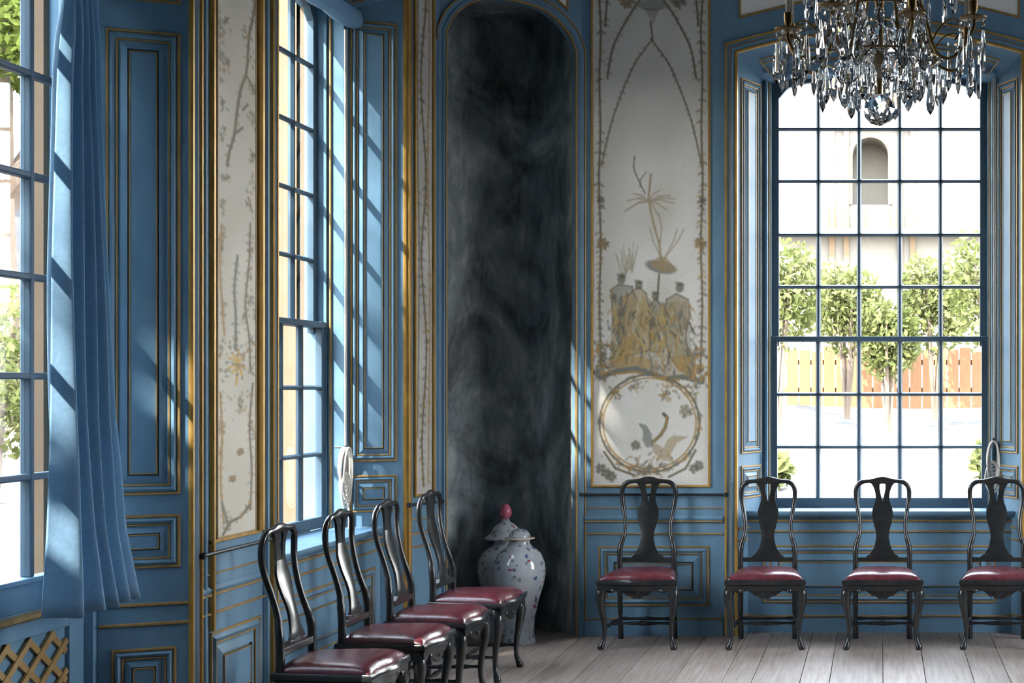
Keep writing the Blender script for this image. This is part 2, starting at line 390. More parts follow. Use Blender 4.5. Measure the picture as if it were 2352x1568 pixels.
def casing(fr, uc, parent, z0=0.0, up=0.0):
    path = [(uc-W0,z0)]+[(uc+u,z+up) for u,z in arc(W0,ZSP,ZAP)]+[(uc+W0,z0)]
    mb = MB(fr); mb.sweep(path, bead(.022,.018)); mb.build('gilt_casing_bead', 'gold', parent, smooth=True)
    mb = MB(fr); mb.sweep(path, [(.022,-.004),(.022,.010),(.040,.022),(.052,.012),(.070,.014),(.070,-.004)]); mb.build('casing_moulding', 'blue', parent)
    mb = MB(fr); mb.sweep(path, [(.046+d,h+.004) for d,h in bead(.008,.014)]); mb.build('gilt_moulding', 'gold_dull', parent, smooth=True)
    mb = MB(fr); mb.sweep(path, [(.070+d,h) for d,h in bead(.017,.024)]); mb.build('gilt_casing_bead', 'gold', parent, smooth=True)
def jamb_frames(fr, uc):
    L = math.hypot(W0-W1, VF); out_ = []
    for s in (-1, 1):
        o = fr(uc+s*W0, 0, 0); q = fr(uc+s*W1, -VF, 0); u = (q-o).normalized()
        inn = fr(uc, -VF*.5, 0)-o
        nn = Vector((-u.y,u.x,0)); nn = nn if nn.dot(inn) > 0 else -nn
        out_.append(Frame(o, u, nn))
    return out_, L
def window_jambs(fr, uc, parent, sides=(0,1), up=0.0):
    fs, L = jamb_frames(fr, uc)
    for i in sides:
        raised_panel(fs[i], .035, L-.028, 1.20, 3.70+up, parent, .022, field=.032)
        raised_panel(fs[i], .035, L-.028, .90, 1.12, parent, .020, field=.03)
        hline(fs[i], .0, L, .70, parent); hline(fs[i], 0, L, .62, parent); hline(fs[i], 0, L, .12, parent)
def soffit_lines(fr, uc, parent):
    pass
def apron(fr, uc, parent):
    f2 = Frame(fr(0,-.12,0), fr.u, fr.n)
    mb = MB(fr); mb.box(uc-.90, uc+.90, -.075, -VG+.0, .79, .815); mb.sweep([(uc-.90,.775),(uc+.90,.775)], [(0,-.13),(0,-.085),(.015,-.07),(.028,-.065),(.042,-.068),(.042,-.13)])
    mb.build('window_stool', 'blue', parent, bevel=.003)
    hline(f2, uc-.9, uc+.9, .742, parent, .014, .014); hline(f2, uc-.9, uc+.9, .672, parent, .012, .012)
    raised_panel(f2, uc-.78, uc+.78, .20, .585, parent, .030)
    hline(f2, uc-.9, uc+.9, .105, parent)

for c in BAYS[:2]: casing(F_LEFT, c, wall_left, up=.14)
casing(F_BACK, 0, wall_back)
window_jambs(F_LEFT, BAYS[0], wall_left, up=.12); window_jambs(F_BACK, 0, wall_back)
apron(F_LEFT, BAYS[0], wall_left); apron(F_BACK, 0, wall_back)
# panelled soffit of the window bays: gilt line along the arch
for fr, c, p, up in ((F_LEFT, BAYS[0], wall_left, .14), (F_BACK, 0, wall_back, 0.0)):
    k = 14
    for lo, hi in ((.22,.78),(.34,.66)):
        pa = []
        for t, ends in ((lo, None), (hi, None)):
            w = W0+(W1-W0)*t; zs = ZSP+(3.73-ZSP)*t; za = ZAP+(3.83-ZAP)*t
            pa.append([(c+u*.88, -VF*t, zs+(za-zs)*(1-(u/w)**2)-.002+up) for u, _ in arc(w, zs, za, k)])
        loop = pa[0]+pa[1][::-1]+[pa[0][0]]
        mb = MB(fr); mb.tube(loop, .006, 6); mb.build('gilt_moulding', 'gold_dull', p, smooth=True)
# door bay far jamb
fs, L = jamb_frames(F_LEFT, BAYS[1])
for i in (0, 1):
    f = fs[i]
    raised_panel(f, .030, L-.025, 1.20, 3.10, wall_left, .024, 'gold_dull', .036)
    raised_panel(f, .030, L-.025, .90, 1.12, wall_left, .024, 'gold_dull', .03)
    raised_panel(f, .030, L-.025, 3.22, 3.68, wall_left, .024, 'gold_dull', .03)
    hline(f, 0, L, .745, wall_left, .014); hline(f, 0, L, .665, wall_left, .014)
    raised_panel(f, .045, L-.045, .14, .575, wall_left, .024, 'gold_dull', .03)

# dado of a pier: rail rod, gilt lines, lower panel
def dado(fr, u0, u1, parent, panel=True):
    mb = MB(fr); mb.tube([(u0-.02,.022,.934),(u1+.02,.022,.934)], .008, 8)
    for u in (u0-.02, u1+.02): mb.lathe([(.004,-.015),(.014,-.010),(.014,.010),(.004,.015)], (u,.022,.934), 10)
    mb.build('dado_rod', 'iron', parent, smooth=True)
    hline(fr, u0, u1, .838, parent, .008, .006); hline(fr, u0, u1, .748, parent, .014, .014)
    mb = MB(fr); mb.sweep([(u0,.762),(u1,.762)], [(0,-.004),(0,.010),(.014,.016),(.03,.004),(.03,-.004)]); mb.build('dado_moulding', 'blue', parent)
    hline(fr, u0, u1, .668, parent, .012, .012)
    if panel: raised_panel(fr, u0+.09, u1-.09, .195, .592, parent, .034)
    hline(fr, u0, u1, .105, parent, .010, .010)
    mb = MB(fr); mb.box(u0, u1, -.004, .012, 0, .10); mb.build('skirting', 'blue', parent, bevel=.003)
dado(F_LEFT, BAYS[1]+W0+.10, BAYS[0]-W0-.10, wall_left)
dado(F_BACK, P2.x+.02, -W0-.10, wall_back); dado(F_BACK, W0+.10, -P2.x-.02, wall_back)
dado(F_STRIP, .05, L_STRIP-.02, wall_corner, False)

# niche casing
pathn = [(uL,0.0)]+niche_arc(nw, NZS, NZA)+[(uR,0.0)]
mb = MB(F_NICHE); mb.sweep(pathn, [(d-.004,h) for d,h in bead(.014,.014)]); mb.build('gilt_casing_bead', 'gold_dull', wall_corner, smooth=True)
mb = MB(F_NICHE); mb.sweep(pathn, [(.010,-.004),(.010,.010),(.024,.022),(.036,.012),(.058,.012),(.058,-.004)]); mb.build('casing_moulding', 'blue', wall_corner)
pathn2 = [(uL+.0,3.8)]+niche_arc(nw, NZS, NZA)+[(uR,.10)]
mb = MB(F_NICHE); mb.sweep(pathn2, [(.056+d,h) for d,h in bead(.014,.020)]); mb.build('gilt_casing_bead', 'gold_dull', wall_corner, smooth=True)

# ------------------------------------------------------------------ painted panels
OCH, OLV, GRN, DRK = (.36,.215,.055), (.15,.12,.07), (.15,.155,.13), (.075,.07,.05)
class Canvas:
    """Brushwork on a grid of paint points; coordinates are canvas units with y downward."""
    def __init__(s, x0, x1, y0, y1, step, bg):
        s.x = np.arange(x0, x1+step*.5, step); s.y = np.arange(y0, y1+step*.5, step); s.step = step
        s.c = np.empty((len(s.y), len(s.x), 3)); s.c[:] = bg
        for q in range(10):
            X, Y = np.meshgrid(s.x, s.y); s.c *= 1+.02*np.sin(X*random.uniform(-.06,.06)+Y*random.uniform(-.04,.04)+q)[...,None]*np.array((1,1,1.25))
        s.c = np.clip(s.c, 0, 1)
    def _win(s, xa, xb, ya, yb):
        i0, i1 = np.searchsorted(s.x, (xa, xb)); j0, j1 = np.searchsorted(s.y, (ya, yb)); return i0, i1, j0, j1
    def _blend(s, i0, i1, j0, j1, a, col):
        a = np.clip(a, 0, 1)[...,None]; s.c[j0:j1,i0:i1] = s.c[j0:j1,i0:i1]*(1-a)+np.array(col)*a
    def stroke(s, pts, w, col, al=.8, soft=1.2):
        for (xa,ya),(xb,yb) in zip(pts[:-1], pts[1:]):
            e = w+soft+1; i0,i1,j0,j1 = s._win(min(xa,xb)-e, max(xa,xb)+e, min(ya,yb)-e, max(ya,yb)+e)
            if i0 >= i1 or j0 >= j1: continue
            X, Y = np.meshgrid(s.x[i0:i1], s.y[j0:j1]); dx, dy = xb-xa, yb-ya; L2 = dx*dx+dy*dy+1e-9
            t = np.clip(((X-xa)*dx+(Y-ya)*dy)/L2, 0, 1); d = np.hypot(X-xa-t*dx, Y-ya-t*dy)
            s._blend(i0,i1,j0,j1, al*(1-(d-w*.5)/soft)*(d < w*.5+soft), col)
    def ell(s, cx, cy, rx, ry, rot, col, al=.8, soft=.25):
        e = max(rx,ry)+2; i0,i1,j0,j1 = s._win(cx-e,cx+e,cy-e,cy+e)
        if i0 >= i1 or j0 >= j1: return
        X, Y = np.meshgrid(s.x[i0:i1]-cx, s.y[j0:j1]-cy); c_, s_ = math.cos(rot), math.sin(rot)
        d = np.hypot((X*c_+Y*s_)/rx, (-X*s_+Y*c_)/ry); s._blend(i0,i1,j0,j1, al*np.clip((1-d)/soft,0,1), col)
    def poly(s, pts, col, al=.8, rough=.0):
        xs = [p[0] for p in pts]; ys = [p[1] for p in pts]; i0,i1,j0,j1 = s._win(min(xs),max(xs),min(ys),max(ys))
        if i0 >= i1 or j0 >= j1: return
        X, Y = np.meshgrid(s.x[i0:i1], s.y[j0:j1]); ins = np.zeros(X.shape, bool); k = len(pts)
        for i in range(k):
            (xa,ya),(xb,yb) = pts[i], pts[(i+1)%k]
            if ya == yb: continue
            cnd = ((ya > Y) != (yb > Y)) & (X < (xb-xa)*(Y-ya)/(yb-ya)+xa); ins ^= cnd
        a = al*ins
        if rough: a = a*(1-rough*np.random.rand(*a.shape))
        s._blend(i0,i1,j0,j1, a, col)
    def leaf(s, x, y, L, ang, col, al=.75): s.ell(x+math.cos(ang)*L*.5, y+math.sin(ang)*L*.5, L*.55, L*.2+.8, ang, col, al)
    def vine(s, pts, w, seed=0, col=OLV, leaf=8, gap=11, al=.75, alt=OCH):
        rn = random.Random(seed); sp = [tuple(p)[:2] for p in spline([(a,b_,0) for a,b_ in pts], 10)]
        s.stroke(sp, w, col, al); acc = 0
        for (xa,ya),(xb,yb) in zip(sp[:-1], sp[1:]):
            acc += math.hypot(xb-xa, yb-ya)
            if acc > gap:
                acc = 0; an = math.atan2(yb-ya, xb-xa)
                for sd in (-1, 1):
                    if rn.random() < .9: s.leaf(xb, yb, leaf*rn.uniform(.7,1.5), an+sd*rn.uniform(.5,1.2), alt if rn.random() < .3 else col, al*rn.uniform(.6,1))
    def flower(s, x, y, r, col, col2, seed=0):
        rn = random.Random(seed)
        for i in range(14):
            a = i*2*math.pi/14+rn.uniform(-.2,.2); s.leaf(x+math.cos(a)*r*.15, y+math.sin(a)*r*.15, r*rn.uniform(.7,1.0), a, col if i % 2 else col2, .75)
        s.ell(x, y, r*.25, r*.25, 0, DRK, .5)
    def build(s, name, mapping, parent, n_=.004):
        p_ = np.pad(s.c, ((1,1),(1,1),(0,0)), 'edge'); s.c = .5*s.c+.125*(p_[:-2,1:-1]+p_[2:,1:-1]+p_[1:-1,:-2]+p_[1:-1,2:])
        ny, nx = len(s.y), len(s.x); fr, mu, mz = mapping
        us = [mu(x) for x in s.x]; zs = [mz(y) for y in s.y]
        o = np.array(fr.o); uv = np.array(fr.u); nv = np.array(fr.n)
        P = o+np.array(us)[None,:,None]*uv+nv*n_+np.array(zs)[:,None,None]*np.array((0,0,1.0))
        idx = np.arange(nx*ny).reshape(ny, nx)
        q = np.stack([idx[:-1,:-1], idx[:-1,1:], idx[1:,1:], idx[1:,:-1]], -1).reshape(-1,4)
        me = bpy.data.meshes.new(name); me.vertices.add(nx*ny); me.vertices.foreach_set('co', P.reshape(-1))
        me.loops.add(q.size); me.loops.foreach_set('vertex_index', q.reshape(-1).astype(np.int32))
        me.polygons.add(len(q)); me.polygons.foreach_set('loop_start', np.arange(0, q.size, 4, dtype=np.int32)); me.update(calc_edges=True)
        at_ = me.attributes.new('paint', 'FLOAT_COLOR', 'POINT'); c4 = np.ones((nx*ny,4)); c4[:,:3] = s.c.reshape(-1,3)
        at_.data.foreach_set('color', c4.reshape(-1)); me.materials.append(M['painting'])
        ob = bpy.data.objects.new(name, me); COL.objects.link(ob); ob.parent = parent
        return ob
BG = (.62,.60,.55)
# back wall panel, in photograph-sized units of 1/347 m
def crop(p): return (1330+p[0]/2.614, 540+p[1]/2.614)
cv = Canvas(1362, 1627, -600, 1113, 1.7, BG)
for sx, x in ((1,1377),(-1,1613)):
    cv.vine([(x,-580),(x+4*sx,-300),(x-2*sx,-60),(x+3*sx,70),(x,180),(x+2*sx,300),(x-1*sx,420),(x+3*sx,560),(x,700),(x+4*sx,845)], 4, 5+sx, OLV, 11, 13, .7)
for sx in (1,-1):
    X = lambda a: 1497+sx*(a-1497)
    cv.vine([(X(1470),0),(X(1440),45),(X(1408),110),(X(1395),180)], 4, 11+sx, OLV, 8, 12, .6)
    cv.vine([(X(1500),88),(X(1462),140),(X(1440),185),(X(1415),250),(X(1400),300),(X(1382),380)], 3, 21+sx, OLV, 7, 11, .55)
    cv.vine([(X(1497),-120),(X(1440),-60),(X(1400),-20),(X(1390),60)], 4, 31+sx, OLV, 9, 12, .6)
    for yy, r in ((455,7),(462,8),(472,7)): cv.ell(X(1384), yy, r*.8, r*.6, .5, DRK, .7)
    cv.ell(X(1376), 460, 6, 5, 0, DRK, .7)
    cv.flower(X(1385), 560, 16, OLV, OCH, 3)
cv.ell(1500, 12, 40, 15, 0, GRN, .6); cv.poly([(1480,20),(1515,20),(1500,60)], OLV, .45); cv.flower(1440, 2, 20, OCH, OLV, 2); cv.flower(1560, 0, 22, GRN, OLV, 4)
cv.stroke([(1494,50),(1500,95)], 4, OLV, .5)
# palm plant
st = [(1520,600),(1513,555),(1504,525),(1494,480),(1490,455),(1495,400)]
cv.stroke(st, 5, (.36,.28,.17), .55); cv.stroke([(1516,560),(1520,520),(1512,490)], 3, (.36,.28,.17), .5)
for dx, dy in ((-50,-2),(-42,14),(-35,-18),(-25,-8),(50,-14),(58,4),(42,20),(25,-26),(60,-6),(-55,22),(20,30)):
    cv.stroke([(1490,463),(1490+dx*.5,463+dy*.5-6),(1490+dx,463+dy)], 3, (.36,.29,.20), .5)
cv.stroke([tuple(p)[:2] for p in spline([(1458,358,0),(1456,385,0),(1466,412,0),(1482,445,0)],6)], 3, OLV, .45); cv.stroke([(1484,395),(1472,412),(1470,430)], 3, OLV, .4)
for dx in (-22,26,38): cv.stroke([(1522,600),(1522+dx,560-abs(dx)*.3),(1522+dx*1.3,525)], 3, (.34,.28,.20), .45)
for x0, y0 in ((1438,630),(1452,625),(1430,640)):
    for a in range(7): cv.stroke([(x0,y0),(x0+random.uniform(-18,22),y0-random.uniform(30,75))], 2, (.36,.31,.23), .45)
# parasol
cv.ell(1518, 613, 42, 17, .22, GRN, .85); cv.poly([(1490,606),(1515,588),(1530,590),(1556,622),(1520,624)], (.34,.24,.11), .7); cv.stroke([(1514,630),(1510,690)], 4, OLV, .7)
# figures
def fig(head, hr, body, col, seed, hcol=OLV):
    hx, hy = crop(head); pts = [crop(p) for p in body]
    cv.poly(pts, col, .82, .25); cv.ell(hx, hy, hr, hr*1.15, 0, hcol, .85); cv.ell(hx, hy-hr*.8, hr*1.25, hr*.5, .2, DRK, .6)
    rn = random.Random(seed); xs = [p[0] for p in pts]; ys = [p[1] for p in pts]
    cv.stroke(pts+[pts[0]], 2.2, DRK, .5, 2)
    mx_ = sum(xs)/len(xs)
    for i in range(70):
        x = rn.uniform(min(xs)+5, max(xs)-5); y = rn.uniform(min(ys)+6, max(ys)-14); l = rn.uniform(8,30); sl = (x-mx_)/40*.5+rn.uniform(-.35,.35)
        cv.stroke([(x,y),(x+sl*l*.5+rn.uniform(-2.5,2.5),y+l*.5),(x+sl*l,y+l)], rn.uniform(.8,3.6), rn.choice((OCH,OCH,GRN,OLV,DRK,(.44,.30,.10),(.46,.42,.33))), rn.uniform(.3,.65), 2)
cv.poly([crop(p) for p in ((205,400),(640,400),(705,860),(180,800))], (.25,.22,.145), .65, .3)
fig((255,265), 11, [(190,330),(235,295),(320,308),(340,420),(290,560),(240,660),(205,560),(198,420)], (.20,.19,.145), 1)
fig((605,315), 11, [(525,385),(585,350),(655,385),(668,480),(640,600),(655,700),(705,870),(600,800),(540,720),(500,560)], (.27,.22,.12), 2)
fig((458,365), 9, [(425,425),(450,388),(468,388),(490,418),(525,520),(505,700),(430,700),(418,520)], (.28,.25,.17), 3)
fig((358,300), 10, [(300,352),(345,318),(372,318),(404,350),(432,500),(425,690),(300,720),(180,780),(225,690),(272,600),(270,450)], (.36,.27,.13), 4)
cv.poly([crop(p) for p in ((175,775),(300,700),(345,730),(430,740),(440,805),(210,800))], OCH, .75, .25)
cv.poly([crop(p) for p in ((545,735),(620,715),(700,870),(640,840),(580,800))], OCH, .75, .25)
cv.poly([crop(p) for p in ((270,640),(330,580),(340,690),(210,770))], OCH, .7, .2)
for i in range(150):
    x, y = crop((random.gauss(430,130), random.uniform(450,820))); l = random.uniform(5,20); an = random.uniform(.6,2.4)
    cv.stroke([(x,y),(x+math.cos(an)*l,y+math.sin(an)*l)], random.uniform(1,3.2), random.choice((OCH,GRN,DRK,OLV,(.44,.30,.10))), .5, 2)
cv.stroke([crop(p) for p in ((130,850),(230,815),(340,800),(430,830),(520,860),(620,850),(740,880))], 11, GRN, .7)
cv.stroke([crop(p) for p in ((200,835),(330,822),(450,845),(600,870))], 4, OCH, .7)
for i in range(85):
    for xr, yr in (((100,200),(650,880)), ((660,760),(680,900))):
        x, y = crop((random.uniform(*xr), random.uniform(*yr))); cv.leaf(x, y, random.uniform(8,20), random.uniform(0,6.28), random.choice((OLV,GRN,OCH)), .65)
# cartouche with crane
for r, w_, cl in ((1.0,4,OLV),(.93,3,OCH)):
    cv.stroke([(1492+115*r*math.cos(a), 972+112*r*math.sin(a)) for a in np.linspace(0,2*math.pi,60)], w_, cl, .7)
for i in range(90):
    a = random.uniform(0,2*math.pi); cv.leaf(1492+112*math.cos(a), 972+109*math.sin(a), random.uniform(9,20), a+random.choice((-1,1))*random.uniform(.9,1.7), random.choice((OLV,OCH,GRN)), .65)
for cxp, cyp, rr in ((215,940,16),(340,900,18),(560,915,30),(520,960,16),(680,940,16)):
    x, y = crop((cxp,cyp))
    for i in range(22): cv.leaf(x+random.gauss(0,rr*.5), y+random.gauss(0,rr*.45), random.uniform(7,14), random.uniform(0,6.28), random.choice((OLV,GRN,OCH)), .6)
x, y = crop((640,1060)); cv.flower(x, y, 17, OLV, (.33,.29,.20), 9)
nk = [crop(p) for p in ((508,1072),(530,1095),(520,1150),(490,1200),(440,1245))]; cv.stroke(nk, 7, OLV, .8); cv.stroke(nk, 2.5, OCH, .6); cv.ell(*crop((514,1078)), 6, 4, .4, DRK, .8)
cv.poly([crop(p) for p in ((435,1235),(500,1270),(560,1330),(575,1365),(500,1350),(440,1300))], (.36,.29,.17), .85, .2)
cv.poly([crop(p) for p in ((355,1125),(405,1140),(435,1190),(445,1270),(405,1275),(380,1230),(385,1180))], GRN, .85, .2)
cv.poly([crop(p) for p in ((508,1280),(530,1225),(570,1200),(658,1210),(590,1245),(560,1300),(540,1330))], (.36,.28,.15), .85, .2)
for i in range(90):
    x, y = crop((random.gauss(400,75), random.gauss(1395,35))); cv.leaf(x, y, random.uniform(7,16), random.uniform(0,6.28), random.choice((OLV,OCH,GRN,OLV)), .6)
for cxp, cyp in ((165,1430),(130,1400),(195,1450),(340,1260),(690,1400),(720,1380)):
    x, y = crop((cxp,cyp)); cv.flower(x, y, 13, OLV, GRN, int(cxp))
cv.stroke([crop(p) for p in ((150,1300),(220,1400),(330,1440))], 5, OLV, .6); cv.stroke([crop(p) for p in ((700,1290),(640,1400),(540,1450))], 5, OLV, .6)
cv.build('painted_panel', (F_BACK, lambda x: (x-PPX)/347.0, lambda y: EYE-(y-PPY)/347.0), wall_back)
gold_rect(F_BACK, (1357-PPX)/347, (1632-PPX)/347, EYE-(1119-PPY)/347, 4.95, wall_back, .016, .014, 'gold')
# left pier panel, units of 1/520 m
def vy(v, y0): return y0+v/3.136
cv = Canvas(497, 585, -700, 1232, 1.9, (.56,.525,.44))
cc = lambda x, y, y0=0: (470+x/3.136*.95+2, vy(y, y0))
cv.vine([cc(365,-600),cc(380,-300),cc(355,0),cc(320,180),cc(300,450),cc(255,600),cc(225,780),cc(205,950),cc(165,1100),cc(150,1200)], 5, 1, OLV, 9, 20, .75)
cv.stroke([cc(205,950),cc(270,880)], 5, OLV, .6); cv.stroke([cc(270,750),cc(310,690)], 5, OLV, .5); cv.stroke([cc(300,480),cc(370,590)], 5, OLV, .5)
for x, y, y0 in ((145,170,0),(280,180,0),(130,450,0),(120,760,0),(120,1000,0),(145,1280,0),(345,560,0),(350,800,0),(340,1060,0),(320,1420,0),(110,200,500),(330,200,500),(315,370,500),(330,560,500),(290,700,500),(120,650,500),(340,880,500),(245,1350,500),(335,1500,500)):
    X, Y = cc(x,y,y0)
    for i in range(12): cv.leaf(X+random.gauss(0,3.5), Y+random.gauss(0,9), random.uniform(6,14), random.choice((1,-1))*random.uniform(.6,2.4), random.choice((OLV,OLV,OCH,GRN)), .6)
for q in range(26):
    X, Y = random.choice((504,577))+random.uniform(-5,5), random.uniform(-60,1180)
    for i in range(10): cv.leaf(X+random.gauss(0,3), Y+random.gauss(0,10), random.uniform(6,13), random.choice((1,-1))*random.uniform(.8,2.3), random.choice((OLV,GRN,OCH)), .5)
cv.vine([cc(110,60,500),cc(95,300,500),cc(110,600,500),cc(130,850,500)], 4, 5, OCH, 8, 14, .6)
cv.vine([cc(230,260,500),cc(205,500,500),cc(215,700,500),cc(215,950,500)], 5, 6, GRN, 9, 14, .7)
cv.vine([cc(330,0,500),cc(320,300,500),cc(290,600,500),cc(320,850,500),cc(330,1100,500)], 4, 8, OLV, 9, 14, .6)
for a, l in ((-2.3,22),(-.7,20),(1.2,26),(2.2,24),(.5,20),(-1.6,24),(1.7,40),(2.7,26),(-2.8,24)):
    x, y = cc(235,1040,500); cv.stroke([(x,y),(x+math.cos(a)*l*.6,y+math.sin(a)*l*.8),(x+math.cos(a)*l,y+math.sin(a)*l*1.3)], 4.5, (.55,.36,.09), .8)
for i in range(60):
    x, y = cc(random.uniform(90,350), random.uniform(880,1180), 500); cv.leaf(x, y, random.uniform(6,14), random.uniform(0,6.28), random.choice((GRN,OLV,OCH)), .6)
for i in range(26):
    x, y = cc(random.uniform(90,340), random.uniform(1180,1450), 500); cv.leaf(x, y, random.uniform(5,12), random.uniform(1.2,1.9), random.choice((OLV,OCH,OCH)), .55)
cv.vine([(578,880),(570,980),(575,1080),(572,1180)], 4, 12, OLV, 9, 14, .6); cv.vine([(502,900),(506,1000),(503,1100),(510,1200)], 4, 13, OCH, 8, 14, .6)
cv.vine([(508,1225),(525,1200),(550,1190),(572,1165)], 5, 14, OLV, 11, 9, .75); cv.vine([(505,1150),(515,1185),(520,1210)], 4, 15, GRN, 9, 9, .6)
for x, y in ((548,1040),(530,1100)): cv.flower(x, y, 10, OCH, OLV, x)
yf = lambda x: XL*-3400/(PPX-x)
cv.build('painted_panel', (F_LEFT, lambda x: 6.392+(x-497)/88*.385, lambda y: EYE-(y-PPY)/523.0), wall_left)
gold_rect(F_LEFT, 6.385, 6.785, .984, 4.95, wall_left, .010, .006, 'gold_dull')
mb = MB(F_LEFT); mb.sweep([(6.315,.60),(6.315,5.0)], bead(.028,.020), side=-1); mb.sweep([(6.800,.985),(6.800,5.0)], bead(.045,.024), side=-1); mb.build('gilt_panel_bead', 'gold', wall_left, smooth=True)
mb = MB(F_LEFT); mb.sweep([(6.255,0),(6.255,5.0)], bead(.02,.014), side=-1); mb.sweep([(6.865,0),(6.865,5.0)], [(0,-.004),(0,.004),(.01,.02),(.03,.02),(.04,.004),(.04,-.004)], side=-1); mb.build('panel_moulding', 'blue', wall_left)
hline(F_LEFT, 6.315, 6.83, .972, wall_left, .014, .014, 'gold')
# strip panel
cv = Canvas(0, 60, -240, 1130, 2.2, (.50,.485,.44))
cv.vine([(30,-200),(40,0),(20,200),(38,420),(22,600),(40,800),(24,1000),(30,1110)], 5, 3, OLV, 12, 11, .8)
cv.vine([(46,-200),(50,150),(44,400),(52,700),(46,1100)], 4, 4, OCH, 9, 14, .6); cv.vine([(12,-100),(8,300),(14,600),(8,1000)], 4, 9, GRN, 9, 14, .6)
su0, su1 = .105, L_STRIP-.075
cv.build('painted_panel', (F_STRIP, lambda x: su0+(su1-su0)*x/60, lambda y: EYE-(y-PPY)/366.0), wall_corner)
gold_rect(F_STRIP, su0-.012, su1+.022, .975, 4.95, wall_corner, .018, .016, 'gold')
mb = MB(F_STRIP); mb.sweep([(.02,0),(.02,5)], bead(.03,.022), side=-1); mb.build('gilt_panel_bead', 'gold', wall_corner, smooth=True)
mb = MB(F_STRIP); mb.sweep([(.055,0),(.055,5)], bead(.012,.014), side=-1); mb.build('gilt_moulding', 'gold_dull', wall_corner, smooth=True)
# overdoor panels above the arches
def spandrel(fr, pts, parent, seed, units=347.0):
    us = [p[0] for p in pts]; zs = [p[1] for p in pts]
    mb = MB(fr); mb.prism(pts, .001, .006); mb.build('overdoor_panel', 'white', parent)
    rn = random.Random(seed); mb = MB(fr)
    for i in range(7):
        u = rn.uniform(min(us)+.06, max(us)-.1); z = lerps(*zip(*sorted(pts[:2])), u)+rn.uniform(.05,.12)
        mb.tube(spline([(u,.007,z),(u+.06,.007,z+.03+rn.uniform(0,.05)),(u+.12,.007,z+.02),(u+.2,.007,z+.08)],4), .004, 5)
    mb.build('painted_branch', 'gold_dull', parent)
    mb = MB(fr); mb.sweep(pts, bead(.016,.016), True, 1); mb.build('gilt_moulding', 'gold_dull', parent, smooth=True)
pz = lambda y: EYE+(PPY-y)/347.0
pu = lambda x: (x-PPX)/347.0
top_l = [(pu(1697),pz(43)), (pu(1900),pz(-8)), (pu(2020),pz(-18)), (pu(2140),pz(-8)), (pu(2343),pz(43)), (pu(2343),4.95), (pu(1697),4.95)]
spandrel(F_BACK, top_l, wall_back, 2)
spandrel(F_NICHE, [(.10,4.33),(.45,4.31),(.72,4.22),(L_NICHE-.10,4.11),(L_NICHE-.10,4.95),(.10,4.95)], wall_corner, 3)

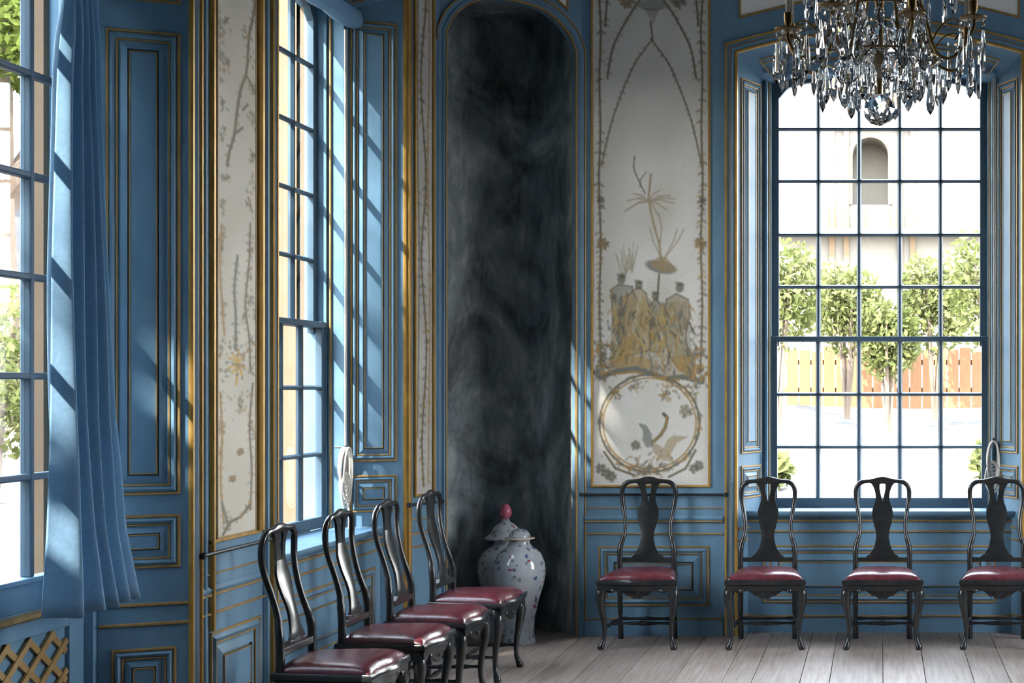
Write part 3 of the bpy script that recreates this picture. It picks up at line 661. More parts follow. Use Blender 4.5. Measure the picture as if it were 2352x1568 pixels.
# ------------------------------------------------------------------ windows
ROWS = [.881,1.233,1.595,1.977,2.339,2.70,3.071,3.432,3.80]; GW = .705
ROWS_L = [.888,1.2525,1.64,2.0075,2.385,2.765,3.145,3.52,3.93]
def make_window(name, fr, uc, detail=True, ROWS=ROWS, up=0.0):
    root = empty(name, fr(uc,-VG,0), kind='structure')
    inv = Vector(root.location)
    def put(mb, nm, mat, parent, **k):
        o = mb.build(nm, mat, None, origin=tuple(inv), **k); o.location = (0,0,0) if parent is not root else (0,0,0)
        o.parent = parent; return o
    mb = MB(fr)
    for s in (-1, 1):
        a, c = sorted((uc+s*W1, uc+s*.765)); mb.box(a, c, -VF-.01, -VG-.10, .80, 3.84+up)
        a, c = sorted((uc+s*.775, uc+s*.745)); mb.box(a, c, -VG+.03, -VG-.10, .80, 3.84+up)
    mb.box(uc-W1, uc+W1, -VG+.03, -VG-.10, 3.775+up, 3.86+up)
    for s in (-1, 1): mb.sweep([(uc+s*.765,.815),(uc+s*.765,3.8+up)], [(0,-VF-.01),(0,-VF+.006),(.014,-VF+.006),(.014,-VF-.01)], side=s*-1)
    put(mb, 'window_frame', 'blue', root)
    mb = MB(fr)
    for s in (-1, 1): mb.tube([(uc+s*.757,-VG+.05,.815),(uc+s*.757,-VG+.05,3.77+up)], .007, 6)
    put(mb, 'gilt_bead', 'gold_dull', root)
    for part, n0, r0, r1 in (('upper_sash', -VG-.045, 3, 8), ('lower_sash', -VG, 0, 3)):
        mb = MB(fr); z0, z1 = ROWS[r0], ROWS[r1]; e = .03 if part == 'upper_sash' else 0
        for s in (-1, 1):
            a, c = sorted((uc+s*(GW-e*.3), uc+s*.75)); mb.box(a, c, n0+.02, n0-.02, z0-.05, min(z1+.02,3.80+up))
        if part == 'lower_sash':
            mb.box(uc-.75, uc+.75, n0+.022, n0-.02, z0-.066, z0); mb.box(uc-.76, uc+.76, n0+.028, n0-.02, z1-.018, z1+.016)
        else:
            mb.box(uc-.75, uc+.75, n0+.02, n0-.02, z0-.02, z0+.012)
            head = [(uc+u, z) for u, z in arc(GW, 3.63, 3.75, 16)]
            head = [(uc-GW,3.60+up)]+[(uc+u*GW, 3.63+up+.13*(1-abs(u)**5)**.5) for u in np.linspace(-1,1,21)]+[(uc+GW,3.60+up)]
            mb.prism(head+[(uc+.75,3.60+up),(uc+.75,3.82+up),(uc-.75,3.82+up),(uc-.75,3.60+up)], n0+.0225, n0-.0225)
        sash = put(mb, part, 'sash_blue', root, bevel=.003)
        cols = [-GW+2*GW*i/5 for i in range(6)]; zt = 3.76+up if part == 'upper_sash' else z1
        for i in range(1, 5):
            mb = MB(fr); mb.plan([(uc+cols[i]-.014,n0-.016),(uc+cols[i]+.014,n0-.016),(uc+cols[i]+.017,n0),(uc+cols[i]+.007,n0+.018),(uc+cols[i]-.007,n0+.018),(uc+cols[i]-.017,n0)], z0, zt)
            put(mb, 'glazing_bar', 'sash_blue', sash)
        for r in range(r0+1, r1):
            mb = MB(fr); z = ROWS[r]; mb.sweep([(uc-GW,z),(uc+GW,z)], [(-.011,n0-.016),(.011,n0-.016),(.0135,n0),(.005,n0+.018),(-.005,n0+.018),(-.0135,n0)])
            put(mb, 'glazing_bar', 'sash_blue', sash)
        if detail:
            for r in range(r0, r1):
                for i in range(5):
                    mb = MB(fr); mb.box(uc+cols[i]+.004, uc+cols[i+1]-.004, n0-.004, n0-.007, ROWS[r]+.004, min(ROWS[r+1], 3.77+up)-.004)
                    put(mb, 'pane', 'glass', sash)
    return root
make_window('window_1', F_LEFT, BAYS[0], True, ROWS_L, .14); make_window('window_2', F_BACK, 0)
make_window('window_3', F_RIGHT, BAYS[0], False)

# glazed garden door
dr = empty('door_1', F_LEFT(5.99,-.34,0), kind='structure'); dloc = tuple(dr.location)
def dput(mb, nm, mat, parent=dr, **k):
    o = mb.build(nm, mat, None, origin=dloc, **k); o.location = (0,0,0); o.parent = parent; return o
mb = MB(F_LEFT)
for s in (-1, 1):
    a, c = sorted((BAYS[1]+s*.772, BAYS[1]+s*.801)); mb.box(a, c, -VF-.008, -VF-.12, 0, 3.84)
    a, c = sorted((BAYS[1]+s*.79, BAYS[1]+s*.815)); mb.box(a, c, -VF-.10, -VF-.16, 0, 3.84)
mb.box(BAYS[1]-.82, BAYS[1]+.82, -VF-.01, -VF-.14, 3.42, 3.86)
mb.prism([(BAYS[1]+u*.82, 3.30+.13*(1-u*u)) for u in np.linspace(-1,1,15)]+[(BAYS[1]+.82,3.45),(BAYS[1]-.82,3.45)], -VF-.01, -VF-.14)
dput(mb, 'door_frame', 'blue')
DZ = [.925,1.303,1.684,2.059,2.442,2.826,3.206,3.42]
for s in (-1, 1):
    U = lambda d: BAYS[1]+s*d
    def bx(mb, a, c, *r): a, c = sorted((U(a),U(c))); mb.box(a, c, *r)
    mb = MB(F_LEFT); n0 = -.34
    bx(mb, .66, .765, n0, n0-.045, .02, 3.44); bx(mb, .004, .12, n0, n0-.045, .02, 3.44)
    bx(mb, .12, .66, n0, n0-.045, .80, DZ[0]); bx(mb, .12, .66, n0, n0-.045, 3.34, 3.44); bx(mb, .12, .66, n0, n0-.045, .02, .12)
    bx(mb, .12, .66, n0-.018, n0-.035, .12, .80); bx(mb, .12, .66, n0, n0-.045, .70, .80)
    bx(mb, .12, .66, n0+.012, n0, DZ[0]-.02, DZ[0])
    leaf_o = dput(mb, 'door_leaf', 'blue', bevel=.003)
    mb = MB(F_LEFT); a, c = sorted((U(.10),U(.70))); mb.sweep([(a,.765),(c,.765)], [(d,h+n0) for d,h in bead(.03,.022)]); dput(mb, 'gilt_moulding', 'gold_dull', leaf_o, smooth=True)
    mb = MB(F_LEFT); bx(mb, .386, .412, n0+.004, n0-.04, DZ[0], 3.34); dput(mb, 'glazing_bar', 'sash_blue', leaf_o, bevel=.006)
    for z in DZ[1:-1]:
        mb = MB(F_LEFT); bx(mb, .12, .66, n0+.002, n0-.038, z-.013, z+.013); dput(mb, 'glazing_bar', 'sash_blue', leaf_o, bevel=.006)
    for i in range(7):
        for a_, c_ in ((.122,.386),(.412,.658)):
            mb = MB(F_LEFT); bx(mb, a_, c_, n0-.018, n0-.021, DZ[i]+.004, DZ[i+1]-.004); dput(mb, 'pane', 'glass', leaf_o)
    # crossed lattice on the lower panel
    u0, u1, z0, z1 = .13, .65, .13, .695
    for sl in (1,-1):
        for k in range(-6, 12):
            cst = z0+k*.116
            pts = []
            for i in range(41):
                u = u0+(u1-u0)*i/40; z = cst+sl*.77*(u-u0)+(0 if sl > 0 else .06)
                if z0 <= z <= z1: pts.append((U(u), z))
            if len(pts) > 3:
                mb = MB(F_LEFT); nn = n0-.006+(.004 if sl > 0 else 0)
                mb.sweep([pts[0], pts[-1]], [(-.013,nn-.012),(-.013,nn),(.013,nn),(.013,nn-.012)]); dput(mb, 'lattice_slat', 'gold_dull', leaf_o)
mb = MB(F_LEFT); mb.box(BAYS[1]-.85, BAYS[1]+.85, -.30, -T-.1, -.25, .015); dput(mb, 'threshold', 'trunk')

# ------------------------------------------------------------------ chairs
def chair_proto():
    root = empty('splat_back_chair')
    root_parts = []
    # cushion
    def half(t): return .236+(.182-.236)*t
    def outline(s, t, grow=0):
        w = half(t)+grow; y = -.225+.40*t
        y += -(1-t)*(.022*(1-s*s)+.008*math.cos(s*math.pi*2))*1.0
        y += (-grow if t < .5 else grow)*abs(2*t-1)
        return w*s, y
    mb = MB(); nx, ny = 14, 12; pts = []
    for j in range(ny+1):
        for i in range(nx+1):
            s = -1+2*i/nx; t = j/ny; s2 = math.sin(s*math.pi/2); t2 = .5-.5*math.cos(t*math.pi)
            x, y = outline(s2, t2); e = ((1-abs(s2)**6)*(1-abs(2*t2-1)**6))**.45
            pts.append((x, y, .440+.042*e+.006*(1-s2*s2)))
    k = nx+1; Fc = [(j*k+i,j*k+i+1,(j+1)*k+i+1,(j+1)*k+i) for j in range(ny) for i in range(nx)]
    mb.add(pts, Fc)
    base = len(mb.v); ring = [j for j in range(nx+1)]+[j*k+nx for j in range(1,ny+1)]+[ny*k+i for i in range(nx-1,-1,-1)]+[j*k for j in range(ny-1,0,-1)]
    mb.v += [(mb.v[i][0], mb.v[i][1], .428) for i in ring]; m_ = len(ring)
    mb.f += [(ring[i], ring[(i+1)%m_], base+(i+1)%m_, base+i) for i in range(m_)]+[tuple(base+i for i in range(m_))]
    mb.build('seat_cushion', 'leather', root, smooth=True, angle=70)
    # seat frame: moulded rail round the cushion
    ol = []
    for i in range(13): ol.append(outline(-1+2*i/12, 0, .010))
    for i in range(1,6): ol.append(outline(1, i/5, .010))
    for i in range(1,9): ol.append(outline(1-2*i/8, 1, .010))
    for i in range(1,5): ol.append(outline(-1, 1-i/5, .010))
    mb = MB(); kk = len(ol); prof = [(0,.372),(.000,.405),(.010,.412),(.012,.428),(.004,.440),(-.030,.440),(-.030,.372)]
    C = Vector((0,-.03)); pts = []
    for x, y in ol:
        d = (Vector((x,y))-C).normalized()
        for o_, z in prof: pts.append((x+d.x*o_, y+d.y*o_, z))
    w = len(prof); mb.add(pts, [(i*w+a, i*w+(a+1)%w, ((i+1)%kk)*w+(a+1)%w, ((i+1)%kk)*w+a) for i in range(kk) for a in range(w)])
    mb.build('seat_frame', 'black_wood', root, smooth=True)
    # carved front apron
    low = [(-.205,.375),(-.19,.362),(-.165,.356),(-.14,.366),(-.11,.372),(-.085,.358),(-.065,.340),(-.045,.338),(-.03,.326),(-.012,.319),(0,.324)]
    low = low+[(-x,z) for x,z in low[-2::-1]]
    mb = MB(); pts = []; k = len(low)
    for y0 in (0,.022):
        pts += [(x, -.243+.02*(x/.2)**2+y0, z) for x,z in low]+[(x, -.243+.02*(x/.2)**2+y0, .40) for x,z in low]
    Fc = []
    for i in range(k-1): Fc += [(i,i+1,k+i+1,k+i),(2*k+i,2*k+i+1,3*k+i+1,3*k+i),(i,i+1,2*k+i+1,2*k+i),(k+i,k+i+1,3*k+i+1,3*k+i)]
    Fc += [(0,k,3*k,2*k),(k-1,2*k-1,4*k-1,3*k-1)]; mb.add(pts, Fc)
    for cx, rr in ((0,.02),(-.045,.013),(.045,.013),(-.15,.012),(.15,.012)):
        mb.lathe([(rr*.2,0),(rr,.004),(rr*.8,.008),(rr*.1,.010)], (0,0,0), 10)
        n0 = 40
        for q in range(len(mb.v)-n0, len(mb.v)):
            x, y, z = mb.v[q]; mb.v[q] = (cx+x, -.243-z, (.362 if rr > .015 else .372)+y)
    mb.build('carved_apron', 'black_wood', root, smooth=True, angle=50)
    for sx in (-1, 1):
        mb = MB(); low2 = [(0,.375),(.05,.36),(.10,.366),(.20,.372),(.30,.366),(.37,.372)]
        pts = []
        for dx in (0,.016):
            for zt in (0,1):
                for y, z in low2:
                    xx = half(y/.40)+.004-dx; pts.append((sx*xx, -.21+y, .40 if zt else z))
        k = len(low2); Fc = []
        for i in range(k-1): Fc += [(i,i+1,k+i+1,k+i),(2*k+i,2*k+i+1,3*k+i+1,3*k+i),(i,i+1,2*k+i+1,2*k+i)]
        mb.add(pts, Fc); mb.build('side_apron', 'black_wood', root)
        # cabriole front leg
        bx_, by_ = sx*.213, -.203; dx, dy = sx*.72, -.69
        zs = [.405,.385,.36,.33,.29,.24,.18,.12,.075,.045,.022,.010,.0]
        off = [0,.010,.020,.025,.022,.012,.000,-.006,-.004,.006,.018,.022,.020]
        rr = [.026,.030,.032,.030,.026,.021,.0175,.0145,.0135,.015,.021,.022,.017]
        mb = MB(); mb.tube([(bx_+dx*o, by_+dy*o, z) for o, z in zip(off, zs)], rr, 12, flat=(0,1,0)); mb.build('front_leg', 'black_wood', root, smooth=True, angle=60)
        # rear leg (square, with turned ankle)
        mb = MB(); pth = [(sx*.176,.165,.45),(sx*.176,.168,.30),(sx*.176,.176,.17),(sx*.176,.180,.155),(sx*.176,.182,.135),(sx*.176,.184,.115),(sx*.176,.186,.10),(sx*.176,.197,.0)]
        mb.tube(pth, [.019,.0175,.0165,.012,.018,.012,.018,.019], 8, flat=(0,1,0)); mb.build('rear_leg', 'black_wood', root, smooth=True, angle=35)
        # back post
        zs = [.42,.50,.575,.62,.66,.71,.77,.84,.90,.955,.99,1.012,1.024]
        xs = [.176,.176,.176,.170,.157,.149,.150,.162,.172,.175,.168,.150,.125]
        ys = [.165,.163,.165,.172,.180,.195,.213,.232,.242,.243,.240,.237,.236]
        rr = [(.0175,.019)]*3+[(.016,.017),(.0135,.015),(.0125,.014),(.013,.014),(.014,.014),(.015,.014),(.0155,.014),(.016,.014),(.016,.014),(.015,.014)]
        mb = MB(); mb.tube(spline([(sx*x,y,z) for x,y,z in zip(xs,ys,zs)],3), [rr[min(i//3,12)] for i in range(37)], 10, flat=(0,1,0)); mb.build('back_post', 'black_wood', root, smooth=True, angle=60)
        # side stretcher
        mb = MB(); p = [(sx*.205,-.19,.135),(sx*.20,-.12,.135),(sx*.195,-.03,.135),(sx*.188,.06,.135),(sx*.178,.175,.135)]
        mb.tube(spline(p,4), [.011,.009,.008,.010,.013,.015,.013,.010,.015,.017,.015,.010,.012,.010,.008,.009,.011], 8); mb.build('stretcher', 'black_wood', root, smooth=True)
    # cross stretcher
    mb = MB(); p = [(-.195+.39*i/16, -.02, .135) for i in range(17)]
    mb.tube(p, [.010,.013,.009,.008,.009,.011,.012,.013,.016,.013,.012,.011,.009,.008,.009,.013,.010], 8); mb.build('stretcher', 'black_wood', root, smooth=True)
    mb = MB(); p = [(-.172+.344*i/12, .184, .135) for i in range(13)]
    mb.tube(p, [.010,.012,.008,.008,.009,.010,.012,.010,.009,.008,.008,.012,.010], 8); mb.build('stretcher', 'black_wood', root, smooth=True)
    # crest rail with carved middle
    px = [-.150,-.125,-.09,-.06,-.03,0,.03,.06,.09,.125,.150]; pz_ = [1.010,1.024,1.027,1.026,1.030,1.034,1.030,1.026,1.027,1.024,1.010]
    rr = [(.014,.012),(.014,.014),(.014,.013),(.013,.018),(.014,.024),(.015,.024),(.014,.024),(.013,.018),(.014,.013),(.014,.014),(.014,.012)]
    mb = MB(); mb.tube([(x,.237,z) for x,z in zip(px,pz_)], rr, 12, flat=(0,0,1)); mb.build('crest_rail', 'black_wood', root, smooth=True, angle=60)
    # shoe rail
    mb = MB(); mb.sweep([(-.165,.507),(.165,.507)], [(0,.150),(0,.180),(.026,.178),(.030,.152)]); mb.prism([(-.112,.533),(.112,.533),(.088,.556),(-.088,.556)], .152, .178); mb.build('shoe_rail', 'black_wood', root, bevel=.003)
    # splat
    SZ = [.540,.560,.600,.660,.700,.750,.800,.840,.880,.905]; SW = [.088,.080,.054,.041,.043,.058,.068,.067,.052,.046]
    def sy(z): return lerps([.5,.575,.66,.71,.77,.84,.90,.955,1.03],[.160,.163,.180,.193,.210,.227,.236,.238,.236], z)
    mb = MB(); pts = []; rows = np.linspace(.540,.895,22); nx = 6
    for th in (-.006,.006):
        for z in rows:
            w = lerps(SZ,SW,z)
            for i in range(nx+1): pts.append((-w+2*w*i/nx, sy(z)+th-.006*(1-(2*i/nx-1)**2)*(1 if th < 0 else 1), z))
    k = nx+1; R = len(rows); off = R*k; Fc = []
    for a in (0, off): Fc += [(a+j*k+i,a+j*k+i+1,a+(j+1)*k+i+1,a+(j+1)*k+i) for j in range(R-1) for i in range(nx)]
    Fc += [(j*k,(j+1)*k,off+(j+1)*k,off+j*k) for j in range(R-1)]+[(j*k+nx,(j+1)*k+nx,off+(j+1)*k+nx,off+j*k+nx) for j in range(R-1)]
    Fc += [(i,i+1,off+i+1,off+i) for i in range(nx)]+[((R-1)*k+i,(R-1)*k+i+1,off+(R-1)*k+i+1,off+(R-1)*k+i) for i in range(nx)]
    mb.add(pts, Fc)
    for sx in (-1, 1):
        zz = [.893,.92,.945,.97,.995,1.025]; oi_ = [.001,.006,.012,.017,.019,.014]; oo = [.0475,.045,.047,.053,.063,.085]
        pts = []
        for th in (-.007,.006):
            for z, a, c in zip(zz, oi_, oo): pts += [(sx*a, sy(z)+th-.003, z), (sx*c, sy(z)+th, z)]
        o2 = 12; Fc = []
        for j in range(5): Fc += [(2*j,2*j+1,2*j+3,2*j+2),(o2+2*j,o2+2*j+1,o2+2*j+3,o2+2*j+2),(2*j,2*j+2,o2+2*j+2,o2+2*j),(2*j+1,2*j+3,o2+2*j+3,o2+2*j+1)]
        mb.add(pts, Fc)
    mb.build('back_splat', 'black_wood', root, smooth=True, angle=50)
    return root
proto = chair_proto()
chairs = [
 ((-2.365,6.42),90,'black splat-back chair nearest the camera in the row along the left wall','chairs along the left wall'),
 ((-2.365,7.14),90,'second black splat-back chair from the camera in the row below the left window','chairs along the left wall'),
 ((-2.355,7.79),90,'third black splat-back chair from the camera in the row below the left window','chairs along the left wall'),
 ((-2.335,8.47),88,'farthest black splat-back chair of the left row, right in front of the porcelain jars','chairs along the left wall'),
 ((-1.515,9.48),0,'black splat-back chair standing alone under the painted crane panel','chairs along the back wall'),
 ((-.722,9.48),2,'black splat-back chair before the left edge of the large back window','chairs along the back wall'),
 ((.020,9.48),0,'black splat-back chair below the middle of the large back window','chairs along the back wall'),
 ((.760,9.48),-2,'rightmost black splat-back chair, cut by the right edge of the picture','chairs along the back wall')]
for i, ((x,y),a,lab,g) in enumerate(chairs):
    o = proto if i == 0 else copy_tree(proto)
    o.location = (x,y,0); o.rotation_euler.z = math.radians(a); tag(o, lab, 'chair', g)

# ------------------------------------------------------------------ porcelain jars
def jar(loc, R, hb, label, knob):
    root = empty('porcelain_jar', (*loc,0), label, 'jar', 'porcelain jars in the corner niche')
    k = hb
    prof = [(.001,0),(.62,0),(.62,.03),(.56,.10),(.58,.25),(.74,.45),(.93,.62),(1.0,.74),(.97,.85),(.82,.95),(.58,1.01),(.45,1.035),(.40,1.06),(.41,1.10),(.36,1.10)]
    mb = MB(); mb.lathe([(r*R, z*k) for r,z in prof], (0,0,0), 36); mb.build('jar_body', 'porcelain', root, smooth=True, angle=60)
    if knob:
        mb = MB(); mb.lathe([(.74*R,1.10*k),(.76*R,1.115*k),(.70*R,1.13*k),(.52*R,1.17*k),(.42*R,1.24*k),(.28*R,1.28*k),(.16*R,1.30*k),(.11*R,1.34*k)], (0,0,0), 32); lid = mb.build('lid', 'porcelain', root, smooth=True, angle=50)
        mb = MB(); mb.lathe([(.09*R,1.33*k),(.19*R,1.36*k),(.225*R,1.41*k),(.19*R,1.46*k),(.10*R,1.50*k),(.01*R,1.515*k)], (0,0,0), 16); mb.build('lid_knob', 'porcelain_pink', lid, smooth=True, angle=60)
    else:
        mb = MB(); mb.lathe([(.50*R,1.10*k),(.56*R,1.105*k),(.56*R,1.12*k),(.42*R,1.125*k),(.39*R,1.16*k),(.30*R,1.19*k),(.16*R,1.21*k),(.01*R,1.215*k)], (0,0,0), 32); lid = mb.build('lid', 'porcelain', root, smooth=True, angle=50)
        mb = MB(); mb.lathe([(.44*R,1.105*k),(.58*R,1.108*k),(.58*R,1.118*k),(.44*R,1.122*k)], (0,0,0), 32); mb.build('lid_rim', 'porcelain_gold', lid, smooth=True)
    return root
jar((-2.315,9.52), .165, .605, 'white porcelain jar with scattered blossoms and low gilt-rimmed lid, in front', False)
jar((-2.49,9.86), .185, .575, 'shadowed porcelain jar with tall lid and pink knob, behind the other jar', True)

# ------------------------------------------------------------------ curtain
root = empty('curtain', (-2.93,5.55,.80), 'blue gathered curtain hanging beside the glazed garden door', 'curtain')
cx, cy, cz = root.location
mb = MB(); NU, NZ = 140, 44; pts = []
for j in range(NZ+1):
    t = j/NZ; z = .815+(3.30-.815)*t
    yl = lerps([0,.25,.5,.8,.9,1],[5.275,5.280,5.285,5.305,5.345,5.33], t); yr_ = lerps([0,.12,.3,.5,.8,.9,1],[5.865,5.73,5.64,5.60,5.555,5.545,5.58], t)
    amp = lerps([0,.5,.85,.905,1],[.052,.050,.040,.024,.04], t)
    for i in range(NU+1):
        s = i/NU; e = s**1.15
        ph = 2*math.pi*(4.3*e-.12+.05*math.sin(2.2*t))
        yy = yl+(yr_-yl)*(s+.030*math.sin(ph+.6))
        flat_ = 1-.75*max(0,(s-.72)/.28)*(1-t)
        xx = -2.935+amp*flat_*(math.sin(ph)+.30*math.sin(2*ph+1.4*t+.4))+.012*math.sin(7*t+6*s)*(1-t)-.01*s
        dz = -.010*math.sin(ph*.5)*(1-t)-.012*s*(1-t)
        pts.append((xx-cx, yy-cy, z-cz+dz))
k = NU+1; mb.add(pts, [(j*k+i,j*k+i+1,(j+1)*k+i+1,(j+1)*k+i) for j in range(NZ) for i in range(NU)])
dp = mb.build('drape', 'blue_fabric', root, smooth=True, angle=180); so = dp.modifiers.new('thick','SOLIDIFY'); so.thickness = .004
mb = MB(); mb.tube([(-.005,-.36,2.51),(-.005,.42,2.51)], .012, 10); mb.build('curtain_rod', 'brass', root, smooth=True)
for i in range(6):
    mb = MB(); yy = -.25+.32*i/5; mb.tube([(-.005+.02*math.cos(a), yy, 2.505+.022*math.sin(a)) for a in np.linspace(0,2*math.pi,17)], .003, 6); mb.build('curtain_ring', 'brass', root, smooth=True)

# ------------------------------------------------------------------ festoon blinds and their cords
def blind(fr, uc, label, nn=-.235):
    mb = MB(fr); nz = 20; pts = []
    prof = [(nn-.02,3.90),(nn+.035,3.86),(nn+.05,3.80),(nn+.035,3.765),(nn-.01,3.755),(nn-.05,3.77),(nn-.055,3.84)]
    for i in range(nz+1):
        u = uc-.785+1.57*i/nz; sag = .010*abs(math.sin(i*math.pi/5))
        for a, z in prof: pts.append((u, a, z-sag))
    w = len(prof); mb.add(pts, [(i*w+a,i*w+(a+1)%w,(i+1)*w+(a+1)%w,(i+1)*w+a) for i in range(nz) for a in range(w)]+[tuple(range(w)),tuple(nz*w+a for a in range(w))])
    o = mb.build('festoon_blind', 'blue_fabric', None, smooth=True, angle=50); tag(o, label, 'blind', 'drawn-up festoon blinds'); return o
blind(F_LEFT, BAYS[0], 'blue cloth blind drawn up at the top of the left window')
blind(F_BACK, 0, 'blue cloth blind drawn up at the top of the back window')
def cord(fr, u, n_, ztop, zc, tail, label, wide):
    root = empty('blind_cord', fr(u,n_,zc), label, 'cord', 'cords of the blinds'); o0 = root.location
    def mk(pts, r, nm):
        mb = MB(fr); mb.tube(pts, r, 7); o = mb.build(nm, 'rope', None, smooth=True, origin=tuple(o0)); o.location = (0,0,0); o.parent = root
    mk([(u,n_,ztop),(u+.004,n_,(ztop+zc)/2),(u,n_,zc+.17)], .006, 'hanging_cord'); mk([(u+.012,n_+.004,ztop),(u+.014,n_+.004,(ztop+zc)/2),(u+.008,n_,zc+.17)], .005, 'hanging_cord')
    for k in range(7):
        a = .055*wide+.006*(k % 4); h = .085+.012*k; z0 = zc+.155-h*.98; ph = k*.5
        mk([(u+(a*math.cos(t))+.004*math.sin(ph), n_+.006*(k-3)+.006*math.sin(t), z0+h*math.sin(t)) for t in np.linspace(0,2*math.pi,25)], .006, 'cord_loop')
    for k in range(4):
        a = .05*wide+.008*k; h = .07+.01*k; z0 = zc-.05-.014*k
        mk([(u-.005+a*math.cos(t), n_-.012+.007*k, z0-.0+h*math.sin(t)) for t in np.linspace(0,2*math.pi,25)], .006, 'cord_loop')
    mk(spline([(u+.02,n_,zc-.10),(u+.035,n_+.01,zc-.22),(u+.03,n_+.012,zc-.30),(u+.005,n_+.014,tail)],4), .006, 'cord_tail')
    mb = MB(fr); mb.tube([(u,n_-.06,zc+.16),(u,n_+.01,zc+.16),(u,n_+.02,zc+.18)], .006, 6); o = mb.build('hook', 'iron', None, origin=tuple(o0)); o.location = (0,0,0); o.parent = root
cord(F_LEFT, BAYS[0]+.735, -.275, 3.74, 1.13, .80, 'coiled white cord hanging at the right side of the left window', 1)
cord(F_BACK, .775, -.26, 3.74, 1.12, .85, 'bundled pale cord hanging at the right side of the back window', .55)

# ------------------------------------------------------------------ chandelier
CH = Vector((0, 6.5, 0))
ch = empty('chandelier', (CH.x, CH.y, 2.78), 'gilt brass chandelier hung with clear crystal drops before the back window', 'chandelier')
def cput(mb, nm, mat, parent=ch, smooth=True, angle=40):
    return mb.build(nm, mat, parent, smooth=smooth, angle=angle)
BZ = 2.78
def cz_(z): return z-BZ
mb = MB(); mb.lathe([(.006,cz_(H)),(.006,cz_(4.35)),(.03,cz_(4.3)),(.012,cz_(4.2)),(.02,cz_(4.0)),(.045,cz_(3.9)),(.018,cz_(3.75)),(.018,cz_(3.5)),(.04,cz_(3.42)),(.016,cz_(3.3)),(.016,cz_(3.1)),(.035,cz_(3.05)),(.014,cz_(3.0)),(.010,cz_(2.92))], seg=16); cput(mb, 'stem', 'brass')
mb = MB(); mb.lathe([(.07,cz_(H)),(.06,cz_(5.12)),(.01,cz_(5.08))], seg=16); cput(mb, 'ceiling_rose', 'brass')
# faceted ball
bm = bmesh.new(); bmesh.ops.create_icosphere(bm, subdivisions=2, radius=.072); me = bpy.data.meshes.new('crystal_ball'); bm.to_mesh(me); bm.free(); me.materials.append(M['crystal'])
o = bpy.data.objects.new('crystal_ball', me); COL.objects.link(o); o.parent = ch; o.location = (0,0,cz_(2.86))
# glass dish and hoop
mb = MB(); mb.lathe([(.012,cz_(2.985)),(.06,cz_(2.995)),(.11,cz_(3.03)),(.135,cz_(3.075)),(.128,cz_(3.078)),(.10,cz_(3.04)),(.05,cz_(3.006)),(.012,cz_(3.0))], seg=28); cput(mb, 'glass_dish', 'crystal')
def ring(r, z, th=.005):
    mb = MB(); mb.tube([(r*math.cos(a), r*math.sin(a), cz_(z)) for a in np.linspace(0,2*math.pi,49)], th, 6); cput(mb, 'hoop', 'brass')
ring(.26, 3.08); ring(.16, 3.30); ring(.33,3.48)
# crystal shapes
def drop_mesh(nm, L_, w, t, kind):
    mb = MB(); seg = 8
    if kind == 'spear': pr = [(.05,0),(.35,-.08),(.55,-.25),(.8,-.5),(1,-.72),(.75,-.88),(.05,-1)]
    elif kind == 'leaf': pr = [(.05,0),(.5,-.12),(.9,-.35),(1,-.5),(.8,-.75),(.05,-1)]
    else: pr = [(.05,0),(.7,-.05),(1,-.2),(.95,-.8),(.6,-.95),(.05,-1)]
    pts = []
    for r, z in pr:
        for a in range(seg):
            an = 2*math.pi*(a+.5)/seg; pts.append((r*w*math.cos(an), r*t*math.sin(an), z*L_))
    Fc = [(i*seg+a,i*seg+(a+1)%seg,(i+1)*seg+(a+1)%seg,(i+1)*seg+a) for i in range(len(pr)-1) for a in range(seg)]+[tuple(range(seg)), tuple((len(pr)-1)*seg+a for a in range(seg))]
    mb.add(pts, Fc)
    # little bead above the drop
    mb.lathe([(.0012,.0),(.0012,.012),(.008,.020),(.010,.028),(.006,.036),(.001,.040)], (0,0,0), 8)
    me = bpy.data.meshes.new(nm); me.from_pydata(mb.v, [], mb.f); bm = bmesh.new(); bm.from_mesh(me); bmesh.ops.recalc_face_normals(bm, faces=bm.faces[:]); bm.to_mesh(me); bm.free()
    me.materials.append(M['crystal']); return me
D_SP = drop_mesh('crystal_drop', .185, .026, .013, 'spear'); D_LF = drop_mesh('crystal_drop', .12, .026, .011, 'leaf'); D_BAR = drop_mesh('crystal_drop', .20, .016, .013, 'bar'); D_SM = drop_mesh('crystal_drop', .085, .018, .009, 'spear'); D_BIG = drop_mesh('crystal_drop', .15, .045, .016, 'leaf')
rn = random.Random(5)
def drop(me, x, y, z, tilt=0, ang=None, parent=ch):
    o = bpy.data.objects.new('crystal_drop', me); COL.objects.link(o); o.parent = parent; o.location = (x,y,cz_(z)-.04)
    a = math.atan2(y,x) if ang is None else ang
    o.rotation_euler = (0, 0, a+math.pi/2+rn.uniform(-.4,.4))
    if tilt: o.rotation_euler = Vector((tilt*math.sin(a)*-1, tilt*math.cos(a), a)) if False else (Matrix.Rotation(a,3,'Z')@Matrix.Rotation(-tilt,3,'Y')@Matrix.Rotation(math.pi/2,3,'Z')).to_euler()
    return o
for i in range(16): a = 2*math.pi*(i+.3)/16; drop(D_SP if i % 2 else D_LF, .262*math.cos(a), .262*math.sin(a), 3.085)
for i in range(14): a = 2*math.pi*(i+.1)/14; drop(D_SM if i % 2 else D_LF, .19*math.cos(a), .19*math.sin(a), 3.07)
for i in range(9): a = 2*math.pi*(i+.1)/9; drop(D_SM, .125*math.cos(a), .125*math.sin(a), 3.05)
for i in range(14): a = 2*math.pi*(i+.5)/14; drop(D_BIG if i % 2 else D_LF, .17*math.cos(a), .17*math.sin(a), 3.31, .5)
